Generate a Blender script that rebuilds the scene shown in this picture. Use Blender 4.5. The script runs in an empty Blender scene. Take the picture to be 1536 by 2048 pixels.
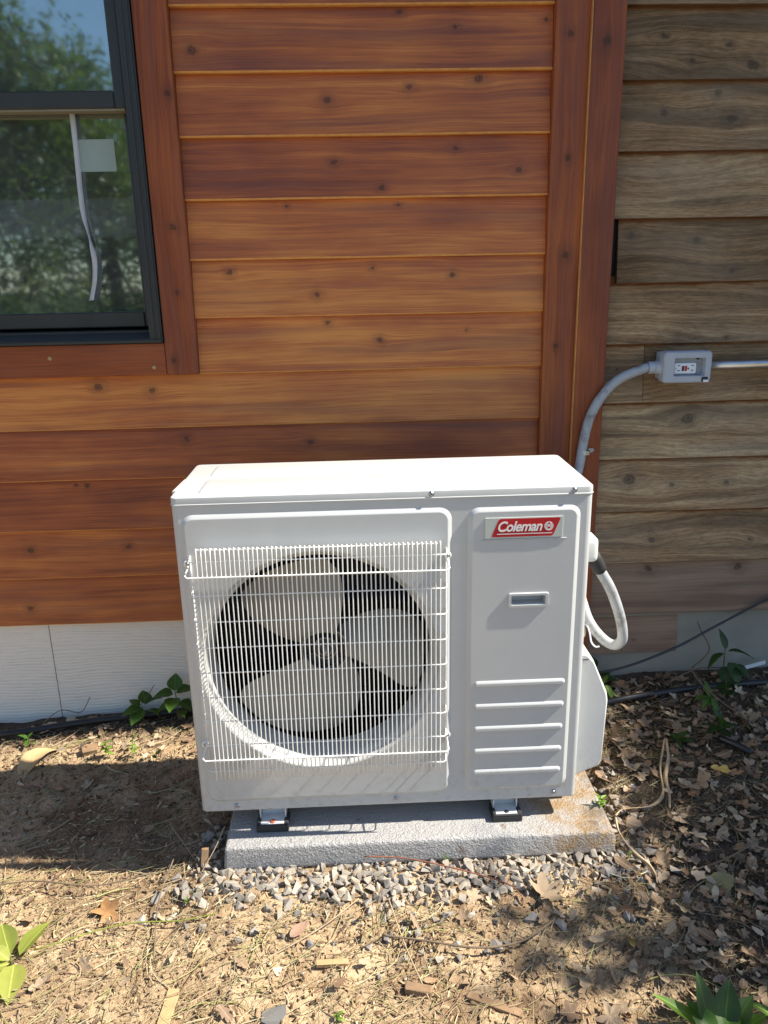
import bpy, bmesh, math, random
import numpy as np
from mathutils import Vector, Matrix, Euler
random.seed(7); RNG = np.random.default_rng(11)
SC = bpy.context.scene
COL = SC.collection

# ------------------------------------------------------------------ camera, light, exposure
def make_camera():
    p, y, r = math.radians(16.732), math.radians(2.030), math.radians(-1.165)
    f = Vector((math.sin(y)*math.cos(p), math.cos(y)*math.cos(p), -math.sin(p)))
    rt = Vector((math.cos(y), -math.sin(y), 0)); up = rt.cross(f)
    a = rt*math.cos(r) + up*math.sin(r); b = -rt*math.sin(r) + up*math.cos(r)
    m = Matrix(((a.x, b.x, -f.x, .4153), (a.y, b.y, -f.y, -1.6620), (a.z, b.z, -f.z, 1.2761), (0, 0, 0, 1)))
    cd = bpy.data.cameras.new('camera'); co = bpy.data.objects.new('camera', cd); COL.objects.link(co)
    co.matrix_world = m
    cd.sensor_width = 36; cd.sensor_fit = 'AUTO'; cd.lens = 1543.7/2048*36
    cd.clip_start = .02; cd.clip_end = 500
    SC.camera = co
make_camera()

SUN = Vector((.87, -.070, 1.0)).normalized()          # towards the sun
def make_light():
    w = bpy.data.worlds.new('World'); SC.world = w; w.use_nodes = True
    nt = w.node_tree; nt.nodes.clear()
    sky = nt.nodes.new('ShaderNodeTexSky'); sky.sky_type = 'NISHITA'; sky.sun_disc = False
    sky.sun_elevation = math.asin(SUN.z); sky.sun_rotation = math.atan2(SUN.x, SUN.y)
    sky.altitude = 50; sky.air_density = 1.0; sky.dust_density = .4; sky.ozone_density = 3.0
    bg = nt.nodes.new('ShaderNodeBackground'); bg.inputs['Strength'].default_value = .088
    out = nt.nodes.new('ShaderNodeOutputWorld')
    nt.links.new(sky.outputs[0], bg.inputs[0]); nt.links.new(bg.outputs[0], out.inputs[0])
    ld = bpy.data.lights.new('sun', 'SUN'); ld.energy = 4.8; ld.angle = math.radians(.53); ld.color = (1, .93, .82)
    lo = bpy.data.objects.new('sun', ld); COL.objects.link(lo)
    lo.rotation_euler = (-SUN).to_track_quat('-Z', 'Y').to_euler()
    lo.location = SUN*20
make_light()
SC.view_settings.view_transform = 'Standard'; SC.view_settings.look = 'None'
SC.view_settings.exposure = 1.12; SC.view_settings.gamma = 1
SC.view_settings.use_curve_mapping = False
SC.cycles.use_denoising = True; SC.cycles.max_bounces = 6; SC.cycles.diffuse_bounces = 4
SC.cycles.transparent_max_bounces = 12
SC.cycles.caustics_reflective = False; SC.cycles.caustics_refractive = False
SC.cycles.sample_clamp_indirect = 8

# ------------------------------------------------------------------ object helpers
def tag(o, label=None, cat=None, group=None, kind=None):
    if label: o['label'] = label
    if cat: o['category'] = cat
    if group: o['group'] = group
    if kind: o['kind'] = kind
    return o
def wloc(o):
    v = Vector((0, 0, 0))
    while o: v += o.location; o = o.parent
    return v
def link(name, me, parent=None, loc=(0, 0, 0), rot=None, scale=None):
    """loc is in world space; parents only ever carry a translation"""
    o = bpy.data.objects.new(name, me); COL.objects.link(o)
    o.location = Vector(loc) - (wloc(parent) if parent else Vector((0, 0, 0)))
    if rot is not None: o.rotation_euler = rot
    if scale is not None: o.scale = (scale,)*3 if isinstance(scale, (int, float)) else scale
    if parent: o.parent = parent
    return o
def mesh(name, V, F, mats, smooth=False, fm=None):
    me = bpy.data.meshes.new(name)
    me.from_pydata([tuple(map(float, v)) for v in V], [], [tuple(int(i) for i in f) for f in F])
    for m in (mats if isinstance(mats, (list, tuple)) else [mats]): me.materials.append(m)
    if fm is not None: me.polygons.foreach_set('material_index', fm)
    if smooth: me.polygons.foreach_set('use_smooth', [True]*len(me.polygons))
    me.validate(); me.update()
    return me
def np_mesh(name, V, F, mat, smooth=False, col=None):
    """V (n,3), F (m,k) numpy; col (n,3) vertex colours"""
    V = np.asarray(V, np.float32); F = np.asarray(F, np.int32); k = F.shape[1]
    me = bpy.data.meshes.new(name)
    me.vertices.add(len(V)); me.vertices.foreach_set('co', V.ravel())
    me.loops.add(F.size); me.loops.foreach_set('vertex_index', F.ravel())
    me.polygons.add(len(F)); me.polygons.foreach_set('loop_start', np.arange(0, F.size, k, dtype=np.int32))
    me.polygons.foreach_set('loop_total', np.full(len(F), k, np.int32))
    me.polygons.foreach_set('use_smooth', np.full(len(F), bool(smooth)))
    me.materials.append(mat)
    if col is not None:
        a = me.color_attributes.new('tint', 'FLOAT_COLOR', 'POINT')
        a.data.foreach_set('color', np.c_[col, np.ones(len(col))].astype(np.float32).ravel())
    me.update(calc_edges=True); me.validate()
    return me
def part(name, V, F, mat, parent=None, smooth=False, loc=None, fm=None):
    """mesh given in world coordinates; its origin is put at loc (default: bbox centre at base)"""
    V = np.asarray(V, float)
    if loc is None:
        lo, hi = V.min(0), V.max(0); loc = ((lo[0]+hi[0])/2, (lo[1]+hi[1])/2, lo[2])
    return link(name, mesh(name, V-np.asarray(loc), F, mat, smooth, fm), parent, loc)
def thing(name, label, cat, loc, group=None):
    o = bpy.data.objects.new(name, None); COL.objects.link(o); o.location = loc; o.empty_display_size = .05
    return tag(o, label, cat, group)
def box_vf(x0, x1, y0, y1, z0, z1):
    V = [(x, y, z) for z in (z0, z1) for y in (y0, y1) for x in (x0, x1)]
    return V, [(0, 2, 3, 1), (4, 5, 7, 6), (0, 1, 5, 4), (2, 6, 7, 3), (0, 4, 6, 2), (1, 3, 7, 5)]
def bm_out(bm):
    bm.verts.ensure_lookup_table()
    V = [v.co.copy() for v in bm.verts]; F = [[v.index for v in f.verts] for f in bm.faces]
    bm.free(); return V, F
def bbox_vf(x0, x1, y0, y1, z0, z1, bev=.003, seg=2):
    V, F = box_vf(x0, x1, y0, y1, z0, z1)
    bm = bmesh.new(); vs = [bm.verts.new(v) for v in V]
    for f in F: bm.faces.new([vs[i] for i in f])
    bmesh.ops.recalc_face_normals(bm, faces=bm.faces)
    bmesh.ops.bevel(bm, geom=list(bm.edges), offset=bev, segments=seg, affect='EDGES', profile=.6)
    bm.verts.index_update(); return bm_out(bm)
def box(name, x0, x1, y0, y1, z0, z1, mat, parent=None, bev=0, seg=2):
    V, F = bbox_vf(x0, x1, y0, y1, z0, z1, bev, seg) if bev else box_vf(x0, x1, y0, y1, z0, z1)
    return part(name, V, F, mat, parent, smooth=False)
def merge(*vfs):
    V, F = [], []
    for v, f in vfs:
        n = len(V); V += [tuple(a) for a in v]; F += [tuple(i+n for i in q) for q in f]
    return V, F
def spline(pts, n):
    P = np.asarray(pts, float); m = len(P)
    out = []
    ext = np.vstack([2*P[0]-P[1], P, 2*P[-1]-P[-2]])
    for i in range(m-1):
        p0, p1, p2, p3 = ext[i:i+4]
        for t in np.linspace(0, 1, n, endpoint=False):
            out.append(.5*((2*p1)+(-p0+p2)*t+(2*p0-5*p1+4*p2-p3)*t*t+(-p0+3*p1-3*p2+p3)*t**3))
    out.append(P[-1]); return np.array(out)
def tube_vf(P, r, seg=8, caps=True):
    P = np.asarray(P, float); n = len(P); r = np.broadcast_to(np.asarray(r, float), (n,))
    T = np.gradient(P, axis=0); T /= np.linalg.norm(T, axis=1)[:, None]+1e-12
    a = np.array([0, 0, 1.]) if abs(T[0][2]) < .9 else np.array([1., 0, 0])
    u = np.cross(T[0], a); u /= np.linalg.norm(u); V = []
    for i in range(n):
        u = u-T[i]*np.dot(u, T[i]); u /= np.linalg.norm(u); w = np.cross(T[i], u)
        for k in range(seg):
            t = 2*math.pi*k/seg; V.append(P[i]+r[i]*(math.cos(t)*u+math.sin(t)*w))
    F = [(i*seg+k, i*seg+(k+1) % seg, (i+1)*seg+(k+1) % seg, (i+1)*seg+k) for i in range(n-1) for k in range(seg)]
    if caps: F += [tuple(range(seg))[::-1], tuple((n-1)*seg+k for k in range(seg))]
    return V, F
def tube(name, pts, r, mat, parent=None, seg=8, sm=0, loc=None):
    P = spline(pts, sm) if sm else np.asarray(pts, float)
    V, F = tube_vf(P, r, seg); return part(name, V, F, mat, parent, smooth=True, loc=loc)
def lathe_vf(prof, c, axis='y', seg=24):
    """prof: (radius, along) pairs"""
    V = []
    for r, h in prof:
        for k in range(seg):
            t = 2*math.pi*k/seg; a, b = r*math.cos(t), r*math.sin(t)
            V.append({'y': (c[0]+a, c[1]+h, c[2]+b), 'z': (c[0]+a, c[1]+b, c[2]+h), 'x': (c[0]+h, c[1]+a, c[2]+b)}[axis])
    n = len(prof)
    F = [(i*seg+k, i*seg+(k+1) % seg, (i+1)*seg+(k+1) % seg, (i+1)*seg+k) for i in range(n-1) for k in range(seg)]
    F += [tuple(range(seg)), tuple((n-1)*seg+k for k in range(seg))]
    return V, F
def rrect(x0, x1, z0, z1, r, n=6):
    out = []
    for cx, cz, a in ((x1-r, z1-r, 0), (x0+r, z1-r, 90), (x0+r, z0+r, 180), (x1-r, z0+r, 270)):
        for k in range(n+1):
            t = math.radians(a+90*k/n); out.append((cx+r*math.cos(t), cz+r*math.sin(t)))
    return out
def fill_vf(loops, y):
    """flat region in the xz plane between an outer loop and its holes"""
    bm = bmesh.new(); E = []
    for L in loops:
        vs = [bm.verts.new((x, y, z)) for x, z in L]
        E += [bm.edges.new((vs[i], vs[(i+1) % len(vs)])) for i in range(len(vs))]
    bmesh.ops.triangle_fill(bm, use_beauty=True, use_dissolve=False, edges=E, normal=(0, -1, 0))
    bm.verts.index_update(); return bm_out(bm)
def strip_vf(levels):
    """levels: list of (loop, y), same point count"""
    n = len(levels[0][0]); V = [(x, y, z) for L, y in levels for x, z in L]
    F = [(i*n+k, i*n+(k+1) % n, (i+1)*n+(k+1) % n, (i+1)*n+k) for i in range(len(levels)-1) for k in range(n)]
    return V, F
def flat_front(o):
    for p in o.data.polygons: p.use_smooth = p.normal.y > -.9995
def weld(V, F, d=1e-5):
    bm = bmesh.new(); vs = [bm.verts.new(v) for v in V]
    for f in F:
        try: bm.faces.new([vs[i] for i in f])
        except ValueError: pass
    bmesh.ops.remove_doubles(bm, verts=bm.verts, dist=d)
    bmesh.ops.recalc_face_normals(bm, faces=bm.faces)
    bm.verts.index_update(); return bm_out(bm)

# ------------------------------------------------------------------ material helpers
class Mat:
    def __init__(s, name):
        s.m = bpy.data.materials.new(name); s.m.use_nodes = True; s.nt = s.m.node_tree; s.nt.nodes.clear()
        s.out = s.nt.nodes.new('ShaderNodeOutputMaterial'); s._tc = None; s._oi = None
    def put(s, sock, v):
        if isinstance(v, bpy.types.NodeSocket): s.nt.links.new(v, sock)
        elif v is not None:
            if isinstance(v, (tuple, list)) and len(v) == 3 and sock.type == 'RGBA': v = (*v, 1)
            sock.default_value = v
    def n(s, t, props=None, ins=None, o=0):
        nd = s.nt.nodes.new('ShaderNode'+t)
        for k, v in (props or {}).items(): setattr(nd, k, v)
        for k, v in (ins or {}).items(): s.put(nd.inputs[k], v)
        return nd.outputs[o] if o is not None else nd
    def tc(s, which='Object'):
        if s._tc is None: s._tc = s.n('TexCoord', o=None)
        return s._tc.outputs[which]
    def rnd(s):
        if s._oi is None: s._oi = s.n('ObjectInfo', o=None)
        return s._oi.outputs['Random']
    def ma(s, op, a, b=None, c=None, clamp=False):
        return s.n('Math', {'operation': op, 'use_clamp': clamp}, {i: v for i, v in enumerate((a, b, c)) if v is not None})
    def sep(s, v):
        nd = s.n('SeparateXYZ', None, {0: v}, None); return nd.outputs
    def comb(s, x=0., y=0., z=0.): return s.n('CombineXYZ', None, {0: x, 1: y, 2: z})
    def scale(s, v, sc): return s.n('VectorMath', {'operation': 'MULTIPLY'}, {0: v, 1: sc})
    def noise(s, v, scale=1., det=2., rough=.5, dist=0., o=0):
        return s.n('TexNoise', None, {'Vector': v, 'Scale': scale, 'Detail': det, 'Roughness': rough, 'Distortion': dist}, o)
    def voro(s, v, scale, o='Distance', feat='F1', rnd=1.):
        return s.n('TexVoronoi', {'feature': feat}, {'Vector': v, 'Scale': scale, 'Randomness': rnd}, o)
    def rng(s, v, a, b, c=0., d=1., smooth=False):
        return s.n('MapRange', {'interpolation_type': 'SMOOTHSTEP' if smooth else 'LINEAR'}, {0: v, 1: a, 2: b, 3: c, 4: d})
    def ramp(s, f, stops):
        nd = s.n('ValToRGB', None, {0: f}, None); el = nd.color_ramp.elements
        while len(el) < len(stops): el.new(.5)
        for e, (p, c) in zip(el, stops): e.position = p; e.color = (*c, 1)
        return nd.outputs[0]
    def mix(s, f, a, b, mode='MIX'):
        nd = s.n('Mix', {'data_type': 'RGBA', 'blend_type': mode}, None, None)
        s.put(nd.inputs[0], f); s.put(nd.inputs[6], a); s.put(nd.inputs[7], b); return nd.outputs[2]
    def attr(s, name, o='Vector', t='OBJECT'):
        return s.n('Attribute', {'attribute_type': t, 'attribute_name': name}, None, o)
    def bump(s, h, st=.3, dist=.002, nrm=None):
        return s.n('Bump', None, {'Strength': st, 'Distance': dist, 'Height': h, **({'Normal': nrm} if nrm else {})})
    def bsdf(s, **k):
        nd = s.n('BsdfPrincipled', None, {a.replace('_', ' '): v for a, v in k.items()}, None)
        s.nt.links.new(nd.outputs[0], s.out.inputs[0]); return s.m
def plain(name, c, rough=.5, metal=0., var=.08, scale=30., bump=.0, spec=.5):
    g = Mat(name); f = g.noise(g.tc(), scale, 4., .6)
    col = g.mix(f, tuple(v*(1-var*2) for v in c), tuple(min(1, v*(1+var*2)) for v in c))
    kw = dict(Base_Color=col, Roughness=g.rng(f, .2, .8, max(.02, rough-.08), min(1, rough+.08)), Metallic=metal)
    kw['Specular_IOR_Level'] = spec
    if bump: kw['Normal'] = g.bump(g.noise(g.tc(), scale*4, 3.), bump, .001)
    return g.bsdf(**kw)

def wood(name, stops, knot_c, rough, lines=1., gloss=.5, weather=False, blot=((.17, .062, .050), .38), warp=.05):
    g = Mat(name); x, y, z = g.sep(g.tc()); seed = g.ma('MULTIPLY', g.rnd(), 61.)
    zz = z; km = None; halo = None
    nz = g.sep(g.noise(g.comb(x, seed, z), 55., 1., .6, o='Color'))
    xd = g.ma('MULTIPLY_ADD', g.ma('SUBTRACT', nz[0], .5), .016, x); zd = g.ma('MULTIPLY_ADD', g.ma('SUBTRACT', nz[1], .5), .012, z)
    wob = g.ma('MULTIPLY_ADD', g.noise(g.comb(x, seed, z), 45., 2.), .9, .55)
    for i in range(4):
        kx, kz, kr = g.sep(g.attr('knot_%d' % i)); kr = g.ma('MAXIMUM', kr, 1e-4)
        dx = g.ma('SUBTRACT', xd, kx); dz = g.ma('SUBTRACT', zd, kz)
        u = g.ma('DIVIDE', dx, g.ma('MULTIPLY', kr, 4.5)); v = g.ma('DIVIDE', dz, g.ma('MULTIPLY', kr, 2.0))
        q = g.ma('ADD', g.ma('MULTIPLY', u, u), g.ma('MULTIPLY', v, v))
        e = g.ma('EXPONENT', g.ma('MULTIPLY', q, -1.))
        zz = g.ma('SUBTRACT', zz, g.ma('MULTIPLY', g.ma('MULTIPLY', dz, e), .8))
        d = g.ma('DIVIDE', g.ma('SQRT', g.ma('ADD', g.ma('MULTIPLY', g.ma('MULTIPLY', dx, dx), .75), g.ma('MULTIPLY', dz, dz))), g.ma('MULTIPLY', kr, wob))
        k = g.rng(d, 1.15, .45, 0, 1, True); h = g.rng(d, 3.6, .7, 0, 1, True)
        k = g.ma('MULTIPLY', k, g.rng(g.ma('SINE', g.ma('MULTIPLY', d, 13.)), -1., 1., .55, 1.))
        km = k if km is None else g.ma('MAXIMUM', km, k); halo = h if halo is None else g.ma('MAXIMUM', halo, h)
    wp = g.noise(g.comb(g.ma('MULTIPLY', x, 1.4), seed, g.ma('MULTIPLY', zz, 6.)), 1., 2.)
    z2 = g.ma('MULTIPLY_ADD', g.ma('SUBTRACT', wp, .5), warp, zz)
    g1 = g.noise(g.comb(g.ma('MULTIPLY', x, .8), seed, g.ma('MULTIPLY', z2, 60.)), 1., 4., .6)
    g2 = g.noise(g.comb(g.ma('MULTIPLY', x, 7.), seed, g.ma('MULTIPLY', z2, 420.)), 1., 3., .6)
    bl = g.noise(g.comb(g.ma('MULTIPLY', x, 2.6), g.ma('ADD', seed, 7.), g.ma('MULTIPLY', z, 7.)), 1., 3., .55)
    gr = g.ma('ADD', g.ma('MULTIPLY', g1, .42*lines), g.ma('MULTIPLY', g2, .34*lines))
    t = g.ma('ADD', g.ma('ADD', gr, g.ma('MULTIPLY', bl, .46)), (1-lines)*.38-.06)
    t = g.ma('ADD', t, g.attr('tone', 'Fac'))
    col = g.ramp(t, stops)
    bl2 = g.noise(g.comb(g.ma('MULTIPLY', x, 1.3), g.ma('ADD', seed, 23.), g.ma('MULTIPLY', z2, 26.)), 1., 2., .5)
    col = g.mix(g.rng(bl2, .48, .68, 0, blot[1], True), col, blot[0])
    col = g.mix(g.ma('MULTIPLY', halo, .30), col, knot_c[0]); col = g.mix(g.ma('MULTIPLY', km, .8), col, knot_c[1])
    # pale dust and scuff specks
    sp = g.voro(g.tc(), 70., 'Distance'); spm = g.ma('MULTIPLY', g.rng(sp, .05, .03), g.rng(g.noise(g.comb(x, seed, z), 5., 3.), .58, .66))
    col = g.mix(g.ma('MULTIPLY', spm, .6), col, (.5, .38, .26))
    h = g.ma('ADD', g.ma('MULTIPLY', g1, .4), g2)
    if weather:
        up = g.attr('reveal', 'Fac')                    # unweathered strip under the lap of the board above
        w1 = g.ma('ADD', z, g.ma('MULTIPLY', g.ma('SUBTRACT', g.noise(g.comb(g.ma('MULTIPLY', x, 12.), seed, 0.), 1., 4.), .5), .022))
        fresh = g.rng(g.ma('SUBTRACT', w1, up), -.013, -.003, 0, 1, True)
        col = g.mix(fresh, col, (.20, .075, .026))
        v = g.voro(g.comb(x, seed, z), 150., 'Distance'); big = g.noise(g.comb(g.ma('MULTIPLY', x, 5.), g.ma('ADD', seed, 3.), g.ma('MULTIPLY', z, 9.)), 1., 3.)
        dots = g.ma('MULTIPLY', g.rng(v, .20, .12), g.rng(big, .54, .66))
        col = g.mix(g.ma('MULTIPLY', dots, .75), col, (.022, .02, .017))
        gn = g.noise(g.comb(g.ma('MULTIPLY', x, .16), seed, z2), 230., 2., .6)
        col = g.mix(g.rng(gn, .40, .56, .30, 0.), col, (.05, .036, .025)); h = g.ma('ADD', h, g.ma('MULTIPLY', gn, .5))
        grey = g.rng(g.noise(g.comb(g.ma('MULTIPLY', x, 3.), seed, g.ma('MULTIPLY', z, 14.)), 1., 4.), .45, .75)
        col = g.mix(g.ma('MULTIPLY', grey, .30), col, (.33, .28, .215))
    ro = g.ma('ADD', g.rng(gr, .2, .45, rough-.08, rough+.1), g.ma('MULTIPLY', km, .1))
    nrm = g.bump(h, .55 if weather else .28, .0022 if weather else .0009)
    return g.bsdf(Base_Color=col, Roughness=ro, Specular_IOR_Level=gloss, Normal=nrm)

M = {}
M['cedar'] = wood('stained_cedar', [(.28, (.15, .038, .019)), (.44, (.325, .086, .029)), (.56, (.49, .146, .039)), (.70, (.69, .265, .062))],
                  [(.09, .033, .02), (.028, .019, .018)], .44, gloss=.40)
M['trim'] = wood('stained_trim', [(.24, (.10, .026, .014)), (.45, (.25, .064, .024)), (.62, (.40, .115, .033)), (.8, (.54, .20, .05))],
                 [(.09, .035, .02), (.04, .022, .014)], .46, gloss=.32)
M['grey_wood'] = wood('weathered_wood', [(.26, (.050, .029, .015)), (.42, (.185, .112, .056)), (.58, (.365, .226, .120)), (.8, (.60, .44, .25))],
                      [(.085, .068, .05), (.042, .035, .028)], .75, gloss=.25, weather=True, blot=((.095, .068, .044), .6), warp=.13, lines=1.3)
M['brown_wood'] = wood('brown_wood', [(.2, (.085, .050, .034)), (.45, (.19, .122, .084)), (.62, (.28, .19, .132)), (.85, (.38, .28, .20))],
                       [(.085, .05, .035), (.04, .025, .02)], .7, gloss=.25, blot=((.11, .075, .055), .5))
M['cedar_edge'] = plain('cedar_cut_edge', (.62, .29, .075), .6, var=.2, scale=40)
M['old_edge'] = plain('old_wood_edge', (.15, .085, .045), .8, var=.25, scale=40)

def mat_paint(name, c, rough=.38):
    g = Mat(name); f = g.noise(g.tc(), 6., 5., .65); d = g.noise(g.tc(), 90., 3.)
    col = g.mix(g.rng(f, .35, .75), c, tuple(v*.93 for v in c))
    dirt = g.ma('MULTIPLY', g.rng(g.noise(g.tc(), 14., 6., .7), .6, .8), .18)
    col = g.mix(dirt, col, (.5, .47, .4))
    wz = g.sep(g.n('NewGeometry', None, None, None).outputs['Position'])[2]
    low = g.ma('MULTIPLY', g.rng(wz, .16, -.02), g.rng(g.noise(g.tc(), 55., 5., .7), .50, .68)); col = g.mix(g.ma('MULTIPLY', low, .45), col, (.30, .23, .15))
    return g.bsdf(Base_Color=col, Roughness=g.rng(f, .3, .7, rough-.05, rough+.1), Normal=g.bump(d, .04, .0006))
M['paint'] = mat_paint('off_white_paint', (.545, .555, .54))
M['wire'] = plain('coated_wire', (.85, .85, .81), .35, var=.03)
M['steel'] = plain('galvanised_steel', (.62, .64, .65), .38, 1., var=.12, scale=25)
M['zinc'] = plain('zinc_plate', (.66, .68, .69), .45, .25, var=.12, scale=25)
M['screw'] = plain('screw_steel', (.42, .42, .41), .35, 1., var=.1)
M['rubber'] = plain('black_rubber', (.025, .025, .026), .65, var=.2, bump=.2)
M['fan'] = plain('fan_plastic', (.31, .305, .265), .5, var=.08, scale=8)
M['hub'] = plain('hub_plastic', (.07, .069, .064), .45, var=.1)
M['coil'] = plain('coil_fins', (.008, .010, .013), .5, var=.3, scale=60)
M['inside'] = plain('cabinet_inside', (.12, .125, .125), .6)
M['red'] = plain('red_label', (.50, .012, .022), .35, var=.04)
M['label_white'] = plain('label_white', (.84, .84, .8), .4, var=.02)
M['plate'] = plain('plate_grey', (.52, .55, .50), .4, var=.03)
M['valve'] = mat_paint('valve_cover_plastic', (.70, .70, .67), .5)
M['box_grey'] = plain('outlet_box_plastic', (.44, .46, .50), .42, var=.05)
M['box_dark'] = plain('outlet_dark', (.03, .03, .032), .5)
M['clearish'] = plain('recess_grey', (.34, .37, .42), .3, var=.08)
M['recept'] = plain('receptacle_white', (.82, .84, .87), .35, var=.02)
def mat_conduit():
    g = Mat('flexible_conduit_plastic'); f = g.noise(g.tc(), 25., 5., .65)
    col = g.mix(g.rng(f, .52, .68), (.40, .41, .42), (.21, .20, .185))
    d = g.noise(g.scale(g.tc(), (60, 60, 90)), 1., 2.)
    return g.bsdf(Base_Color=col, Roughness=.45, Normal=g.bump(d, .25, .001))
M['conduit'] = mat_conduit()
M['frame'] = plain('bronze_window_frame', (.034, .036, .036), .42, var=.1, scale=12)
M['frame_warm'] = plain('tan_weatherstrip', (.23, .20, .13), .6)
M['brass'] = plain('pale_lock', (.45, .44, .35), .4, .3)
def mat_tape():
    g = Mat('white_tape'); d = g.n('BsdfDiffuse', None, {'Color': (.82, .83, .85)}); t = g.n('BsdfTranslucent', None, {'Color': (.80, .82, .84)})
    ms = g.n('MixShader', None, {0: .45, 1: d, 2: t}); g.nt.links.new(ms, g.out.inputs[0]); return g.m
M['tape'] = mat_tape()
M['paper'] = plain('white_paper', (.72, .75, .80), .7, var=.06)
M['wrap'] = plain('black_house_wrap', (.012, .013, .016), .6)
M['hose'] = plain('black_poly_tube', (.02, .02, .021), .42, var=.25, scale=20)
M['cable'] = plain('grey_cable', (.035, .037, .04), .5)
M['room'] = plain('room_paint', (.10, .10, .10), .9)
M['shingle'] = plain('roof_shingle', (.06, .055, .05), .9, var=.3, bump=.5)
M['soffit'] = plain('soffit_board', (.22, .10, .05), .6, var=.15)

def mat_glass():
    g = Mat('window_glass')
    fr = g.n('LayerWeight', None, {'Blend': .45}, 1)
    f = g.rng(fr, 0., 1., .42, .95)
    gl = g.n('BsdfGlossy', None, {'Color': (.80, .92, .90), 'Roughness': .032, 'Normal': g.bump(g.noise(g.tc(), 3.5, 1.), .06, .01)})
    tr = g.n('BsdfTransparent', None, {'Color': (.62, .68, .65)})
    ms = g.n('MixShader', None, {0: f, 1: tr, 2: gl})
    df = g.n('BsdfDiffuse', None, {'Color': (.62, .68, .68)}); ds = g.rng(g.noise(g.scale(g.tc(), (9., 9., 2.5)), 1., 5., .65), .3, .75, .03, .085)
    ms = g.n('MixShader', None, {0: ds, 1: ms, 2: df}); g.nt.links.new(ms, g.out.inputs[0]); return g.m
M['glass'] = mat_glass()
def mat_sticker():
    g = Mat('window_sticker_film')
    d = g.n('BsdfDiffuse', None, {'Color': (.50, .60, .56)}); tr = g.n('BsdfTransparent', None, {'Color': (.8, .9, .86)})
    ms = g.n('MixShader', None, {0: .62, 1: tr, 2: d}); g.nt.links.new(ms, g.out.inputs[0]); return g.m
M['sticker'] = mat_sticker()
def mat_pane_band():
    g = Mat('sheer_pale_band')
    d = g.n('BsdfDiffuse', None, {'Color': (.45, .52, .54)}); tr = g.n('BsdfTransparent', None, {'Color': (1, 1, 1)})
    ms = g.n('MixShader', None, {0: .055, 1: tr, 2: d}); g.nt.links.new(ms, g.out.inputs[0]); return g.m
M['pane_band'] = mat_pane_band()
def mat_skirt():
    g = Mat('grey_fibre_cement'); x, y, z = g.sep(g.tc()); s = g.ma('MULTIPLY', g.rnd(), 40.)
    w = g.noise(g.comb(g.ma('MULTIPLY', x, 2.2), s, g.ma('MULTIPLY', z, 5.)), 1., 3.)
    ph = g.ma('ADD', g.ma('MULTIPLY', z, 560.), g.ma('MULTIPLY', w, 38.))
    ln = g.ma('MULTIPLY_ADD', g.ma('SINE', ph), .5, .5)
    br = g.noise(g.comb(g.ma('MULTIPLY', x, 14.), s, g.ma('MULTIPLY', z, 160.)), 1., 4., .65)
    h = g.ma('ADD', g.ma('MULTIPLY', ln, .6), br)
    dark = g.ma('MULTIPLY', g.rng(g.ma('ADD', ln, br), .62, .28), .5)
    col = g.mix(g.noise(g.tc(), 4., 5.), (.80, .75, .65), (.88, .83, .74)); col = g.mix(dark, col, (.42, .39, .34))
    pt = g.ma('MULTIPLY', g.rng(g.voro(g.tc(), 120.), .16, .08), g.rng(g.noise(g.tc(), 9.), .5, .6))
    col = g.mix(g.ma('MULTIPLY', pt, .6), col, (.16, .14, .12))
    return g.bsdf(Base_Color=col, Roughness=.85, Specular_IOR_Level=.2, Normal=g.bump(h, .6, .002))
M['skirt'] = mat_skirt()
M['concrete'] = plain('foundation_paint', (.27, .26, .22), .9, var=.14, scale=7, bump=.3)

def mat_pad():
    g = Mat('cast_pad'); P = g.tc(); x, y, z = g.sep(P)
    b = g.noise(P, 190., 3., .6); b2 = g.noise(P, 330., 2.)
    col = g.mix(g.rng(b2, .35, .65), (.25, .246, .238), (.45, .44, .425))
    n = g.noise(P, 7., 5., .65)
    rust = g.ma('MULTIPLY', g.rng(g.ma('ADD', x, g.ma('MULTIPLY', g.ma('SUBTRACT', n, .5), .35)), .26, .40, 0, 1, True), g.rng(n, .36, .56))
    col = g.mix(g.ma('MULTIPLY', g.ma('MULTIPLY', rust, g.rng(g.noise(P, 26., 4., .7), .36, .62, .25, 1.)), .9), col, g.mix(b, (.13, .075, .03), (.46, .29, .12)))
    sp = g.ma('MULTIPLY', g.rng(g.noise(P, 20., 4.), .64, .72), .7); col = g.mix(sp, col, (.16, .10, .06))
    side = g.rng(g.sep(g.tc('Normal'))[2], .9, .4)
    nrm = g.bump(g.ma('ADD', b, g.ma('MULTIPLY', g.noise(P, 75., 2.), .8)), 1., .0045)
    return g.bsdf(Base_Color=col, Roughness=.45, Specular_IOR_Level=.4, Normal=nrm)
M['pad'] = mat_pad()

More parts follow.
